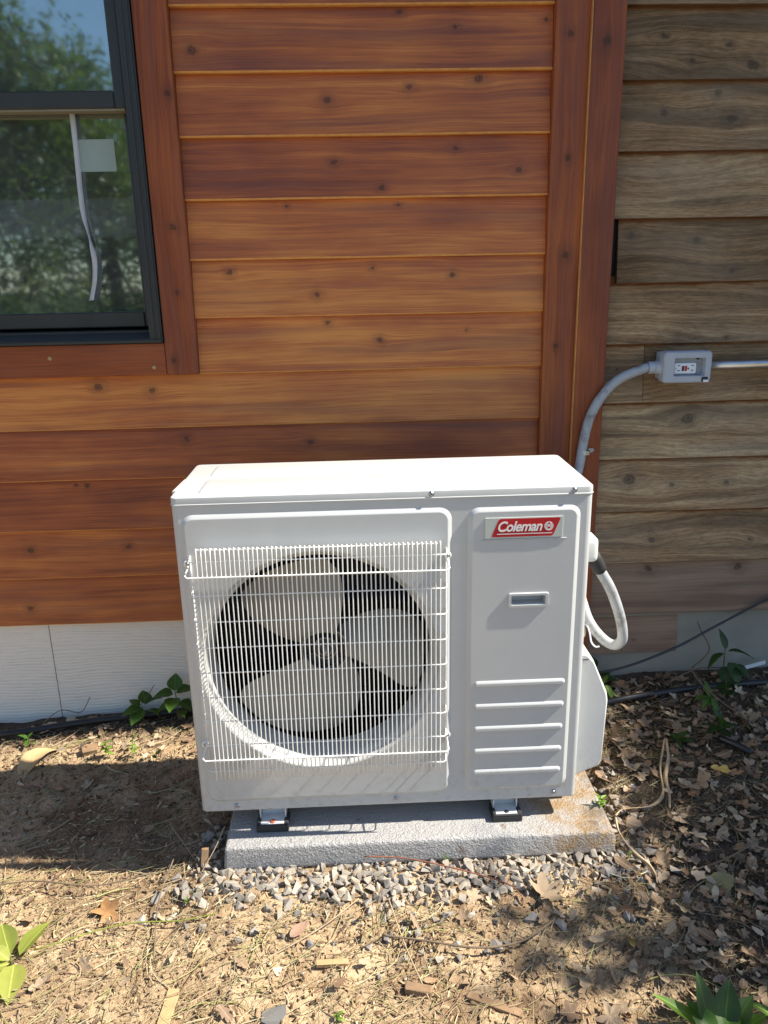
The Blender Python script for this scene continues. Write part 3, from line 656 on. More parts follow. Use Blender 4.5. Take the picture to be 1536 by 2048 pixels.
# ------------------------------------------------------------------ heat pump
W, HT, D = .95, .823, .325
FC = (.318, .407)
def build_unit():
    U = thing('heat_pump', 'off-white heat pump outdoor unit with wire fan guard and red name plate', 'heat pump', (W/2, D/2, -.05))
    # ---- front panel with raised fan area and bell mouth
    p1a = rrect(.018, .628, .031, .784, .030, 8); p1b = rrect(.0200, .6260, .0330, .7820, .0280, 8); p1c = rrect(.0260, .6195, .0395, .7755, .0220, 8); p1d = rrect(.0285, .6170, .0420, .7730, .0195, 8)
    p2a = rrect(.664, .922, .033, .781, .026, 8); p2b = rrect(.6660, .9200, .0350, .7790, .0240, 8); p2c = rrect(.6720, .9135, .0415, .7725, .0180, 8); p2d = rrect(.6745, .9110, .0440, .7700, .0155, 8)
    def circ(r, n=96): return [(FC[0]+r*math.cos(2*math.pi*k/n), FC[1]+r*math.sin(2*math.pi*k/n)) for k in range(n)]
    outer = [(.014, .006), (.936, .006), (.936, .812), (.014, .812)]
    RH = -.0075
    bell = [(circ(.285), RH), (circ(.2815), RH+.001), (circ(.279), RH+.005), (circ(.277), .008), (circ(.2725), .0100), (circ(.268), .014), (circ(.2655), .022), (circ(.2645), .040), (circ(.2645), .085)]
    V, F = merge(fill_vf([outer, p1a, p2a], 0), strip_vf([(p1a, 0), (p1b, -.0015), (p1c, RH+.0012), (p1d, RH)]), fill_vf([p1d, circ(.285)], RH), strip_vf(bell))
    # plain folded bottom edge
    V, F = weld(V, F); fp = part('front_panel', V, F, M['paint'], U)
    flat_front(fp)
    # ---- service panel
    hh = rrect(.7675, .8465, .543, .5645, .003, 3)
    V, F = merge(strip_vf([(p2a, 0), (p2b, -.0015), (p2c, RH+.0012), (p2d, RH)]), fill_vf([p2d, hh], RH)); V, F = weld(V, F)
    sp = part('service_panel', V, F, M['paint'], U)
    flat_front(sp)
    # handle
    a = rrect(.759, .855, .535, .572, .006, 4); b = rrect(.7602, .8538, .5362, .5708, .005, 4); c = rrect(.7665, .8475, .542, .5655, .0035, 4); d = rrect(.768, .846, .5435, .564, .003, 4)
    V, F = merge(strip_vf([(a, RH), (b, RH-.004), (c, RH-.004), (d, RH+.002), (d, .018)]), fill_vf([d], .018)); V, F = weld(V, F); part('pull_handle', V, F, M['paint'], sp)
    # pressed ribs
    for z in (.337, .2755, .2135, .1505, .0905):
        o = rrect(.683, .904, z-.0085, z+.0085, .0084, 6); i1 = rrect(.6842, .9028, z-.0073, z+.0073, .0072, 6); i2 = rrect(.6865, .9000, z-.0055, z+.0030, .0040, 6); i3 = rrect(.688, .8985, z-.0042, z+.0015, .0026, 6)
        V, F = merge(strip_vf([(o, RH-.0001), (i1, RH-.0013), (i2, RH-.0038), (i3, RH-.0042)]), fill_vf([i3], RH-.0042)); V, F = weld(V, F)
        flat_front(part('pressed_rib', V, F, M['paint'], sp))
    # ---- name plate
    V, F = bbox_vf(.702, .880, RH-.0022, RH-.0003, .7075, .757, .0006, 1); pl = part('name_plate', V, F, M['plate'], U)
    V, F = bbox_vf(.694, .890, RH-.0016, RH+.0004, .7025, .7058, .0012, 1); part('ledge', V, F, M['paint'], pl)
    y = RH-.0023
    def para(xl, xr, z0, z1, r, sl, n=5):
        return [(px+(pz-z0)*sl, pz) for px, pz in rrect(xl, xr, z0, z1, r, n)]
    L = para(.7165, .8575, .7112, .7540, .0045, .40)
    V, F = merge(strip_vf([(L, y+.0004), (L, y-.0003)]), fill_vf([L], y-.0003)); part('red_badge', V, F, M['red'], pl)
    L = [(.729, .7172), (.8555, .7172), (.8562, .7192), (.7298, .7192)]
    V, F = fill_vf([L], y-.0008); part('badge_line', V, F, M['label_white'], pl)
    cu = bpy.data.curves.new('lettering', 'FONT'); cu.body = 'Coleman'; cu.size = .0330; cu.shear = .28; cu.offset = .0007; cu.space_character = .93
    cu.extrude = .0002
    tmp = bpy.data.objects.new('tmp', cu); COL.objects.link(tmp)
    bpy.context.view_layer.update()
    me = bpy.data.meshes.new_from_object(tmp.evaluated_get(bpy.context.evaluated_depsgraph_get())); bpy.data.objects.remove(tmp)
    co = np.array([v.co for v in me.vertices]); wid = co[:, 0].max()-co[:, 0].min(); sx = .1015/wid
    for v in me.vertices: v.co = Vector(((v.co.x-co[:, 0].min())*sx, -v.co.z, v.co.y))
    me.materials.clear(); me.materials.append(M['label_white']); me.name = 'lettering'
    link('lettering', me, pl, (.7315, y-.0008, .7245))
    # lantern emblem: white disc, red details
    cx, cz, R = .8475, .7345, .0108
    L = [(cx+R*.98*math.cos(2*math.pi*k/32), cz+R*math.sin(2*math.pi*k/32)) for k in range(32)]
    V, F = fill_vf([L], y-.0007); em = part('emblem', V, F, M['label_white'], pl)
    sh = [[(cx-.0028, cz+.0050), (cx+.0028, cz+.0050), (cx+.0018, cz+.0085), (cx-.0018, cz+.0085)], [(cx-.0040, cz-.0062), (cx+.0040, cz-.0062), (cx+.0028, cz-.0020), (cx-.0028, cz-.0020)],
          [(cx-.0042, cz-.0008), (cx-.0033, cz-.0008), (cx-.0033, cz+.0050), (cx-.0042, cz+.0050)], [(cx+.0033, cz-.0008), (cx+.0042, cz-.0008), (cx+.0042, cz+.0050), (cx+.0033, cz+.0050)], [(cx-.0033, cz+.0042), (cx+.0033, cz+.0042), (cx+.0033, cz+.0050), (cx-.0033, cz+.0050)], [(cx-.0033, cz-.0014), (cx+.0033, cz-.0014), (cx+.0033, cz-.0007), (cx-.0033, cz-.0007)]]
    for s in (-1, 1):
        for dz in (-.0052, -.0020, .0014, .0048):
            x0, x1 = sorted((cx+s*.0050, cx+s*.0100*(1-.02*abs(dz)*1000/5))); sh.append([(x0, cz+dz), (x1, cz+dz*1.1), (x1, cz+dz*1.1+.0007), (x0, cz+dz+.0007)])
    V, F = merge(*[fill_vf([q], y-.0012) for q in sh]); part('emblem_detail', V, F, M['red'], em)
    # ---- cabinet body (sides, back, floor), rounded upright edges
    def plan(dx, r=.014, n=5):
        out = []
        x0, x1, y0, y1 = 0-dx, W+dx, 0-dx, D+dx; q = r
        for cx_, cy_, a_ in ((x1-q, y1-q, 0), (x0+q, y1-q, 90), (x0+q, y0+q, 180), (x1-q, y0+q, 270)):
            for k in range(n+1):
                t = math.radians(a_+90*k/n); out.append((cx_+q*math.cos(t), cy_+q*math.sin(t)))
        return out
    def prism(levels, top=True, bottom=False, skip=None):
        n = len(levels[0][0]); V = [(x, y_, z) for L_, z in levels for x, y_ in L_]
        F = [(i*n+k, i*n+(k+1) % n, (i+1)*n+(k+1) % n, (i+1)*n+k) for i in range(len(levels)-1) for k in range(n) if not (skip and skip(k))]
        if top: F.append(tuple((len(levels)-1)*n+k for k in range(n)))
        if bottom: F.append(tuple(range(n))[::-1])
        return V, F
    P = plan(0); n = len(P)
    fk = [k for k in range(n) if P[k][1] < .0005 and P[(k+1) % n][1] < .0005]
    lv = [(plan(-.0035, .0105), .0), (plan(-.0008, .0132), .0022), (P, .006), (P, .812)]
    V, F = prism(lv, False, True, None)
    keep = []
    for f in F:
        ys = [V[i][1] for i in f]; zz = [V[i][2] for i in f]
        if len(f) == 4 and max(ys) < .0005 and min(zz) > .005: continue
        keep.append(f)
    cb = part('cabinet', V, keep, M['paint'], U, True); cb.data.set_sharp_from_angle(angle=math.radians(40))
    # inner liner: coil at the back, dark box so no light leaks through
    part('coil', *merge(box_vf(.02, .60, .255, .285, .03, .79), *[box_vf(.03, .59, .252, .2545, z, z+.004) for z in np.arange(.05, .78, .021)]), M['coil'], U)
    part('partition', *box_vf(.610, .614, .02, .30, .03, .80), M['inside'], U)
    part('partition', *box_vf(.012, .016, .02, .30, .03, .80), M['coil'], U)
    # ---- lid
    zt = HT
    lv = [(plan(.0006, .0145), .8045), (plan(.0022, .016), .8049), (plan(.0022, .016), .8066), (plan(.0008, .0148), .8076), (plan(.0008, .0148), zt-.0032), (plan(.0002, .0142), zt-.0010), (plan(-.0018, .0125), zt)]
    V, F = prism(lv, True, True); ld = part('lid', V, F, M['paint'], U, True); ld.data.set_sharp_from_angle(angle=math.radians(30))
    for y0, y1 in ((.026, .150), (.185, .300)):
        o = rrect(.055, .905, y0, y1, .012, 5); i1 = rrect(.0565, .9035, y0+.0015, y1-.0015, .0105, 5); i2 = rrect(.061, .899, y0+.006, y1-.006, .007, 5)
        V = [(x, yy, zt+h) for L_, h in ((o, .0), (i1, .0008), (i2, .0040)) for x, yy in L_]; m = len(o)
        F = [(i*m+k, i*m+(k+1) % m, (i+1)*m+(k+1) % m, (i+1)*m+k) for i in range(2) for k in range(m)]+[tuple(2*m+k for k in range(m))]
        q = part('pressed_panel', V, F, M['paint'], ld, True); q.data.set_sharp_from_angle(angle=math.radians(50))
    # moulded grip on the left side, near the back
    V = [(-.017, .10, .812), (-.017, .235, .806), (-.004, .30, .806), (.004, .10, .812), (.004, .30, .806), (-.017, .10, .74), (-.017, .235, .72), (.002, .30, .70), (.004, .10, .70)]
    F = [(0, 1, 2, 4, 3), (0, 5, 6, 1), (1, 6, 7, 2), (0, 3, 8, 5), (5, 8, 7, 6)]
    part('side_grip', V, F, M['paint'], U)
    # ---- screws
    def screw(x, yy, z, par, r=.0052):
        V, F = lathe_vf([(r*1.25, .0002), (r*1.25, -.0008), (r, -.0012), (r*.92, -.0038), (r*.6, -.0046), (r*.34, -.0046), (r*.3, -.0025)], (x, yy, z), 'y', 14); part('screw', V, F, M['screw'], par, True)
    for x, yy, z in ((.581, -.0008, .8155), (.905, -.0008, .8150), (.090, 0, .0175), (.490, 0, .0190), (.891, 0, .0180)): screw(x, yy, z, U)
    # ---- fan
    fan = part('fan', *lathe_vf([(.056, .040), (.058, .0), (.056, -.003), (.053, -.003), (.051, .016), (.030, .020), (.026, .006), (.016, .004), (.015, -.004), (.008, -.005)], (.324, .085, .399), 'y', 40), M['hub'], U, True)
    fan.data.set_sharp_from_angle(angle=math.radians(40))
    V, F = lathe_vf([(.012, 0), (.012, -.006), (.006, -.008), (.006, -.018), (.003, -.019)], (.324, .082, .399), 'y', 16); part('shaft_nut', V, F, M['screw'], fan, True)
    for r_, y_ in ((.0575, .080), (.0285, .090), (.0165, .084)):
        V, F = lathe_vf([(r_-.0022, 0), (r_-.0012, -.0022), (r_+.0012, -.0022), (r_+.0022, 0)], (.324, y_, .399), 'y', 40); F = F[:-2]; part('hub_ring', V, F, M['fan'], fan, True)
    for k in range(6):
        t = math.radians(60*k+20); c, s = math.cos(t), math.sin(t)
        P_ = np.array([(.027, -.0015), (.052, -.0015), (.052, .0015), (.027, .0015)]); Q = [(.324+c*a_-s*b_, .399+s*a_+c*b_) for a_, b_ in P_]
        V, F = merge(strip_vf([(Q, .103), (Q, .088)]), fill_vf([Q], .088)); part('hub_spoke', V, F, M['hub'], fan)
    nr, na = 9, 12
    for o0, o1, n0, n1 in ((82, 151, 60, 176), (202, 280, 200, 330), (-30, 16, -18, 54)):
        V, F = [], []
        for i in range(nr+1):
            r = .050+(.247-.050)*i/nr; u = i/nr
            w_ = u; a0 = n0+(o0-n0)*w_; a1 = n1+(o1-n1)*w_
            if u > .8: a0 += 60*(u-.8)**1.5; a1 -= 60*(u-.8)**1.5
            for j in range(na+1):
                v = j/na; a = math.radians(a0+(a1-a0)*v)
                yy = .083+.062*(v-.5)*(.55+.45*u)-.016*math.sin(math.pi*v)+.012
                V.append((.324+r*math.cos(a), yy, .399+r*math.sin(a)))
        m = na+1
        for i in range(nr):
            for j in range(na): F.append((i*m+j, i*m+j+1, (i+1)*m+j+1, (i+1)*m+j))
        nv = len(V); V2 = V+[(x, yy+.0028, z) for x, yy, z in V]; F2 = F+[tuple(q+nv for q in f[::-1]) for f in F]
        bd = [j for j in range(m)]+[i*m+na for i in range(1, nr+1)]+[nr*m+j for j in range(na-1, -1, -1)]+[i*m for i in range(nr-1, 0, -1)]
        F2 += [(bd[i], bd[(i+1) % len(bd)], bd[(i+1) % len(bd)]+nv, bd[i]+nv) for i in range(len(bd))]
        b_ = part('blade', V2, F2, M['fan'], fan, True); b_.data.set_sharp_from_angle(angle=math.radians(50))
    # motor and its bracket behind the fan
    V, F = lathe_vf([(.055, .135), (.055, .200), (.03, .21)], (.324, 0, .399), 'y', 24); part('motor', V, F, M['hub'], U, True)
    part('motor_bracket', *merge(box_vf(.272, .285, .205, .222, .03, .80), box_vf(.363, .376, .205, .222, .03, .80)), M['coil'], U)
    # ---- wire guard
    y1, y0 = -.047, -.016
    G_ = tube('wire_guard', [(.046, y0, .703), (.594, y0, .703)], .0014, M['wire'], U, 6)
    xs = np.linspace(.056, .5965, 53)
    Pv = spline([(0, y0, .704), (0, y0-.010, .7095), (0, y1+.006, .712), (0, y1, .703), (0, y1, .55), (0, y1, .30), (0, y1, .127)], 4)
    V, F = tube_vf(Pv, .0015, 6); mv = mesh('upright_wire', V, F, M['wire'], True)
    for i, x in enumerate(xs):
        link('upright_wire', mv, G_, (float(x)+random.gauss(0, .00025)-.006*0, 0, random.gauss(0, .0004)))
    def lev(z, ya): return [(.034, y0+.010, z), (.034, y0, z), (.036, ya+.006, z), (.042, ya, z), (.606, ya, z), (.612, ya+.006, z), (.614, y0, z), (.614, y0+.010, z)]
    for z in (.686, .605, .541, .477, .413, .349, .285, .221, .150):
        tube('level_wire', lev(z, y1+.0032), .0015, M['wire'], G_, 6)
    for x in (.034, .614): tube('side_wire', [(x, y0+.006, .690), (x, y0+.006, .145)], .0015, M['wire'], G_, 6)
    for z, up in ((.651, 1), (.183, 1)):
        b_ = tube('stay_bar', [(.0275, RH-.002, z+.016), (.0275, RH-.004, z+.010), (.028, y1-.001, z+.004), (.033, y1-.0035, z), (.612, y1-.0035, z), (.617, y1-.001, z+.004), (.6175, RH-.004, z+.010), (.6175, RH-.002, z+.016)], .0020, M['wire'], G_, 8)
        for x in (.0275, .6175):
            V, F = lathe_vf([(.0085, 0), (.0085, -.0035), (.004, -.0035), (.0036, -.002)], (x, RH, z+.020), 'y', 14); part('stay_clip', V, F, M['wire'], b_, True)
            V, F = lathe_vf([(.0036, 0), (.0036, -.0055), (.0012, -.006)], (x, RH, z+.020), 'y', 10); part('stay_screw', V, F, M['screw'], b_, True)
    # ---- feet
    for x0, x1, first in ((.136, .217, True), (.734, .811, False)):
        ft = part('foot_bracket', *merge(bbox_vf(x0+.010, x1-.012, -.012, .06, -.036, -.033, .0008, 1), bbox_vf(x0+.006, x0+.0095, .012, .06, -.038, .002, .001, 1), bbox_vf(x1-.0115, x1-.008, .012, .06, -.038, .002, .001, 1), bbox_vf(x0+.010, x1-.012, .030, .034, -.034, .004, .001, 1)), M['zinc'], U)
        part('rubber_pad', *merge(bbox_vf(x0, x1, -.019, .04, -.0525, -.0365, .003, 2), bbox_vf(x0+.001, x0+.0095, -.018, .012, -.0385, -.031, .002, 1), bbox_vf(x1-.0115, x1-.001, -.018, .012, -.0385, -.031, .002, 1), bbox_vf(x0+.001, x1-.001, -.0185, -.0125, -.0385, -.0315, .002, 1)), M['rubber'], ft)
        cx_ = (x0+x1)/2
        if first:
            V, F = lathe_vf([(.0072, 0), (.0072, .002), (.0045, .0035), (.003, .002)], (cx_, -.003, -.033), 'z', 14); part('bolt', V, F, M['copper'], ft, True)
        else:
            V, F = lathe_vf([(.0062, 0), (.0062, .0005)], (cx_, -.004, -.0330), 'z', 14); part('bolt_hole', V, F, M['box_dark'], ft, True)
    part('foot_rail', *merge(bbox_vf(.140, .212, .06, .32, -.0515, .001, .002, 1), bbox_vf(.739, .807, .06, .32, -.0515, .001, .002, 1)), M['rubber'], U)
    # ---- valve cover on the right side
    prof = [(.945, .382), (.978, .372), (.995, .352), (1.034, .262), (1.038, .240), (1.032, .060), (1.024, .045), (.945, .012)]
    yA, yB = .058, .275
    V = [(x, yA+(.010 if 0 < i < 7 else 0), z) for i, (x, z) in enumerate(prof)]; n = len(prof)
    lvls = [(.006, yA), (.0015, yA+.003), (0, yA+.009), (0, yB)]
    cxm, czm = .97, .2; V = []
    for ins, yy in lvls:
        for x, z in prof:
            d_ = math.hypot(x-cxm, z-czm); s_ = 1-ins/d_; V.append((cxm+(x-cxm)*s_ if x > .95 else x, yy, czm+(z-czm)*s_))
    F = [(i*n+k, i*n+(k+1) % n, (i+1)*n+(k+1) % n, (i+1)*n+k) for i in range(len(lvls)-1) for k in range(n)]+[tuple(range(n))[::-1], tuple((len(lvls)-1)*n+k for k in range(n))]
    vc = part('valve_cover', V, F, M['valve'], U, True); vc.data.set_sharp_from_angle(angle=math.radians(24))
    box('cover_seam', .951, .9800, yA-.0008, yA+.02, .356, .3595, M['inside'], vc)
    # terminal housing bulge above the conduit fitting
    V, F = bbox_vf(.945, .978, .10, .24, .56, .735, .012, 3); part('terminal_cover', V, F, M['valve'], U, True)
    V, F = bbox_vf(.968, 1.015, .135, .200, .585, .650, .014, 3); part('terminal_cover', V, F, M['valve'], U, True)
    return U
UNIT = build_unit()
# insulated line stub with a loose white wire end beside the unit
def build_stub():
    t = thing('pipe_stub', 'pale insulated pipe end with a loose white wire, beside the unit', 'pipe', (1.0, .17, .33))
    V, F = lathe_vf([(.022, -.03), (.024, -.026), (.024, .02), (.020, .024), (.012, .024)], (.985, .20, .372), 'x', 16); part('insulation', V, F, M['insul'], t, True)
    tube('loose_wire', [(.99, .185, .402), (1.008, .175, .395), (1.016, .17, .375), (1.020, .165, .352), (1.030, .16, .340), (1.040, .158, .341)], .0022, M['tape'], t, 6, 4)
build_stub()

# ------------------------------------------------------------------ pad
def build_pad():
    V, F = bbox_vf(.063, 1.032, -.070, .450, -.114, -.0535, .0085, 3)
    bm = bmesh.new(); vs = [bm.verts.new(v) for v in V]
    for f in F: bm.faces.new([vs[i] for i in f])
    bmesh.ops.recalc_face_normals(bm, faces=bm.faces)
    for v in bm.verts:
        k = (-.0535-v.co.z)/.05; v.co.y -= .006*k if v.co.y < .2 else 0; v.co.x += (.004*k if v.co.x > .5 else -.004*k)
    bm.verts.index_update(); V, F = bm_out(bm)
    o = part('equipment_pad', V, F, M['pad'], None, True)
    o.data.set_sharp_from_angle(angle=math.radians(60))
    tag(o, 'grey pebbly equipment pad under the heat pump, rust-stained at its right end', 'pad')
build_pad()

# ------------------------------------------------------------------ gravel
def stone_mesh(seed, sub=1):
    """crushed stone: hull of random points on a squashed ball"""
    r = np.random.default_rng(seed); n = 9 if sub < 3 else 18
    P = r.normal(size=(n, 3)); P /= np.linalg.norm(P, axis=1)[:, None]; P = np.sign(P)*np.abs(P)**r.uniform(.7, 1.0); P *= r.uniform(.75, 1.12, n)[:, None]*np.array([1.12, r.uniform(.7, 1.0), r.uniform(.5, .8)])
    bm = bmesh.new(); vs = [bm.verts.new(p) for p in P]; h = bmesh.ops.convex_hull(bm, input=vs)
    bmesh.ops.delete(bm, geom=[v for v in bm.verts if not v.link_faces], context='VERTS')
    if sub > 2: bmesh.ops.bevel(bm, geom=list(bm.edges), offset=.05, segments=1, affect='EDGES')
    bmesh.ops.triangulate(bm, faces=bm.faces); bmesh.ops.recalc_face_normals(bm, faces=bm.faces)
    bm.verts.index_update(); V, F = bm_out(bm)
    return np.array(V), np.array(F)
STONES = [stone_mesh(100+i, 2) for i in range(12)]
def rotmats(e):
    c, s = np.cos(e), np.sin(e); out = np.zeros((len(e), 3, 3))
    cx, cy, cz = c.T; sx, sy, sz = s.T
    out[:, 0, 0] = cy*cz; out[:, 0, 1] = sx*sy*cz-cx*sz; out[:, 0, 2] = cx*sy*cz+sx*sz
    out[:, 1, 0] = cy*sz; out[:, 1, 1] = sx*sy*sz+cx*cz; out[:, 1, 2] = cx*sy*sz-sx*cz
    out[:, 2, 0] = -sy; out[:, 2, 1] = sx*cy; out[:, 2, 2] = cx*cy
    return out
def gravel_density(x, y):
    edge = np.interp(x, [-.06, .0, .15, .30, .45, .60, .75, .95, 1.08, 1.14], [-.10, -.140, -.160, -.185, -.205, -.200, -.175, -.150, -.13, -.09])
    edge = edge+.03*vnoise(x, x*0, 17, 9)
    front = (y < -.066) & (y > edge) & (x > -.05) & (x < 1.12)
    right = (x > 1.036) & (x < 1.12+.05*vnoise(y, y*0, 9, 12)) & (y > -.15) & (y < .33)
    left = (x < .060) & (x > -.02) & (y > -.15) & (y < .1)
    d = front*1.0+right*.22*(~front)+left*.5*(~front)
    sp = np.exp(-np.clip(edge-y, 0, 9)/.05)*.18*(x > -.1)*(x < 1.2)*(y < -.066)
    return np.maximum(d, sp)
def build_gravel():
    r = np.random.default_rng(5); base = link('gravel_bed', mesh('gravel_bed', *_gravel_sheet(), M['soil'], True)); tag(base, kind='structure')
    N = 30000; x = r.uniform(-.15, 1.25, N); y = r.uniform(-.42, .36, N); k = r.random(N) < gravel_density(x, y)*.60; x, y = x[k], y[k]
    s = r.gamma(4.5, .0098/4.5, len(x)).clip(.0038, .0175)
    o = np.argsort(-s); x, y, s = x[o], y[o], s[o]
    px, py, ps = [], [], []                              # keep them mostly from overlapping
    for a, b, c in zip(x, y, s):
        if px:
            d = np.hypot(np.array(px)-a, np.array(py)-b); q = np.array(ps)
            if (d < (q+c)*.50).any(): continue
        px.append(a); py.append(b); ps.append(c)
    x, y, s = map(np.array, (px, py, ps)); n = len(x)
    z = ground_z(x, y)+s*.12+r.random(n)*.006; e = r.normal(0, .45, (n, 3)); e[:, 2] = r.uniform(0, 6.28, n)
    order = np.argsort(-(s*(1.6-(y+.3)*.4))); ind = set(order[:290].tolist())
    ms = [np_mesh('stone', V, F, M['stone'], False) for V, F in STONES]
    VV, FF, CC, nb = [], [], [], 0; R = rotmats(e)
    pal = np.array([(.24, .22, .19), (.34, .31, .265), (.43, .375, .30), (.29, .27, .245), (.50, .43, .33), (.36, .275, .205)])
    for i in range(n):
        if i in ind: link('stone', ms[i % 12], base, (x[i], y[i], z[i]), Euler(e[i]), float(s[i]))
        else:
            V, F = STONES[4+i % 8]; V = V*s[i]@R[i].T+(x[i], y[i], z[i]); VV.append(V); FF.append(F+nb); nb += len(V)
            CC.append(np.tile(pal[r.integers(6)]*r.uniform(.75, 1.1), (len(V), 1)))
    o = link('stone_fill', np_mesh('stone_fill', np.vstack(VV), np.vstack(FF), M['stone_fill'], False, np.vstack(CC)), base); o['kind'] = 'stuff'
def _gravel_sheet():
    xs = np.linspace(-.05, 1.13, 60); ys = np.linspace(-.2, .30, 26); V, F = [], []
    for b in ys:
        for a in xs: V.append((a, b, float(ground_z(a, b))-.006))
    for j in range(25):
        for i in range(59): F.append((j*60+i, j*60+i+1, (j+1)*60+i+1, (j+1)*60+i))
    return V, F
build_gravel()

# ------------------------------------------------------------------ leaf litter
def oak_leaf(seed, L=.05, lobes=3, wid=.5):
    r = np.random.default_rng(seed); rows = 13 if lobes == 0 else 21; V, F = [], []
    curl = r.uniform(-9, 16); bend = r.uniform(-6, 10); tw = r.uniform(-12, 12)
    for i in range(rows):
        t = i/(rows-1); w = L*wid*.5*math.sin(math.pi*min(1, t*.93+.04))**.7
        lob = 1-.5*(.5+.5*math.cos(2*math.pi*lobes*t+.4))*(lobes > 0) if 0 < i < rows-1 else .3
        w *= lob
        for s in (-1, -.5, 0, .5, 1):
            yy = s*w*(1+r.normal(0, .06)); xx = (t-.5)*L-abs(s)*w*.35*math.cos(2*math.pi*lobes*t)
            V.append((xx, yy, curl*yy*yy+bend*xx*xx+tw*xx*yy+r.normal(0, .0006)+.15*abs(yy)))
    for i in range(rows-1):
        for k in range(4): F.append((i*5+k, i*5+k+1, (i+1)*5+k+1, (i+1)*5+k))
    return np.array(V), np.array(F)
def maple_leaf(seed, R=.03):
    r = np.random.default_rng(seed); n = 30; V = [(0, 0, 0)]; F = []
    curl = r.uniform(-6, 14); c2 = r.uniform(-8, 12)
    for q in (.5, 1.0):
        for k in range(n):
            t = 2*math.pi*k/n; star = .55+.45*abs(math.cos(2.5*t))**1.3; star *= 1 if abs(t-math.pi) > .5 else .55
            rad = R*q*(star if q == 1 else .6*star+.25); x, y = rad*math.cos(t), rad*math.sin(t)
            V.append((x, y, curl*x*x+c2*y*y*(1 if r.random() < .8 else 1.6)+r.normal(0, .0008)))
    for k in range(n):
        a, b = 1+k, 1+(k+1) % n; F.append((0, a, b, b)); F.append((a, a+n, b+n, b))
    return np.array(V), [f if len(set(f)) == 4 else f[:3] for f in F]
def broken_leaf(seed, L=.03):
    r = np.random.default_rng(seed); n = 9; V = [(0, 0, 0)]
    c = r.uniform(-16, 26)
    for k in range(n):
        t = 2*math.pi*k/n; rad = L*.5*r.uniform(.45, 1.1); x, y = rad*math.cos(t)*1.3, rad*math.sin(t)*.8; V.append((x, y, c*y*y+8*x*x+r.normal(0, .0015)))
    return np.array(V), [(0, 1+k, 1+(k+1) % n) for k in range(n)]
def litter_density(x, y):
    d = .10+.55*np.clip((x-.72)/.35, 0, 1)*np.clip((.1-y)/.2+.4, .5, 1)+.9*np.clip((x-1.08)/.12, 0, 1)
    d = d+.30*(y > .40)*(x < 0)+.12*(x < 0)*(y > .1)
    d = d*(1-.75*((y < -.066) & (y > -.2) & (x > 0) & (x < 1.05)))
    inside = (x > .03) & (x < 1.06) & (y > -.085) & (y < .47)
    return np.where(inside, 0, d)*(.55+.9*(vnoise(x, y, 5, 21)+.5))
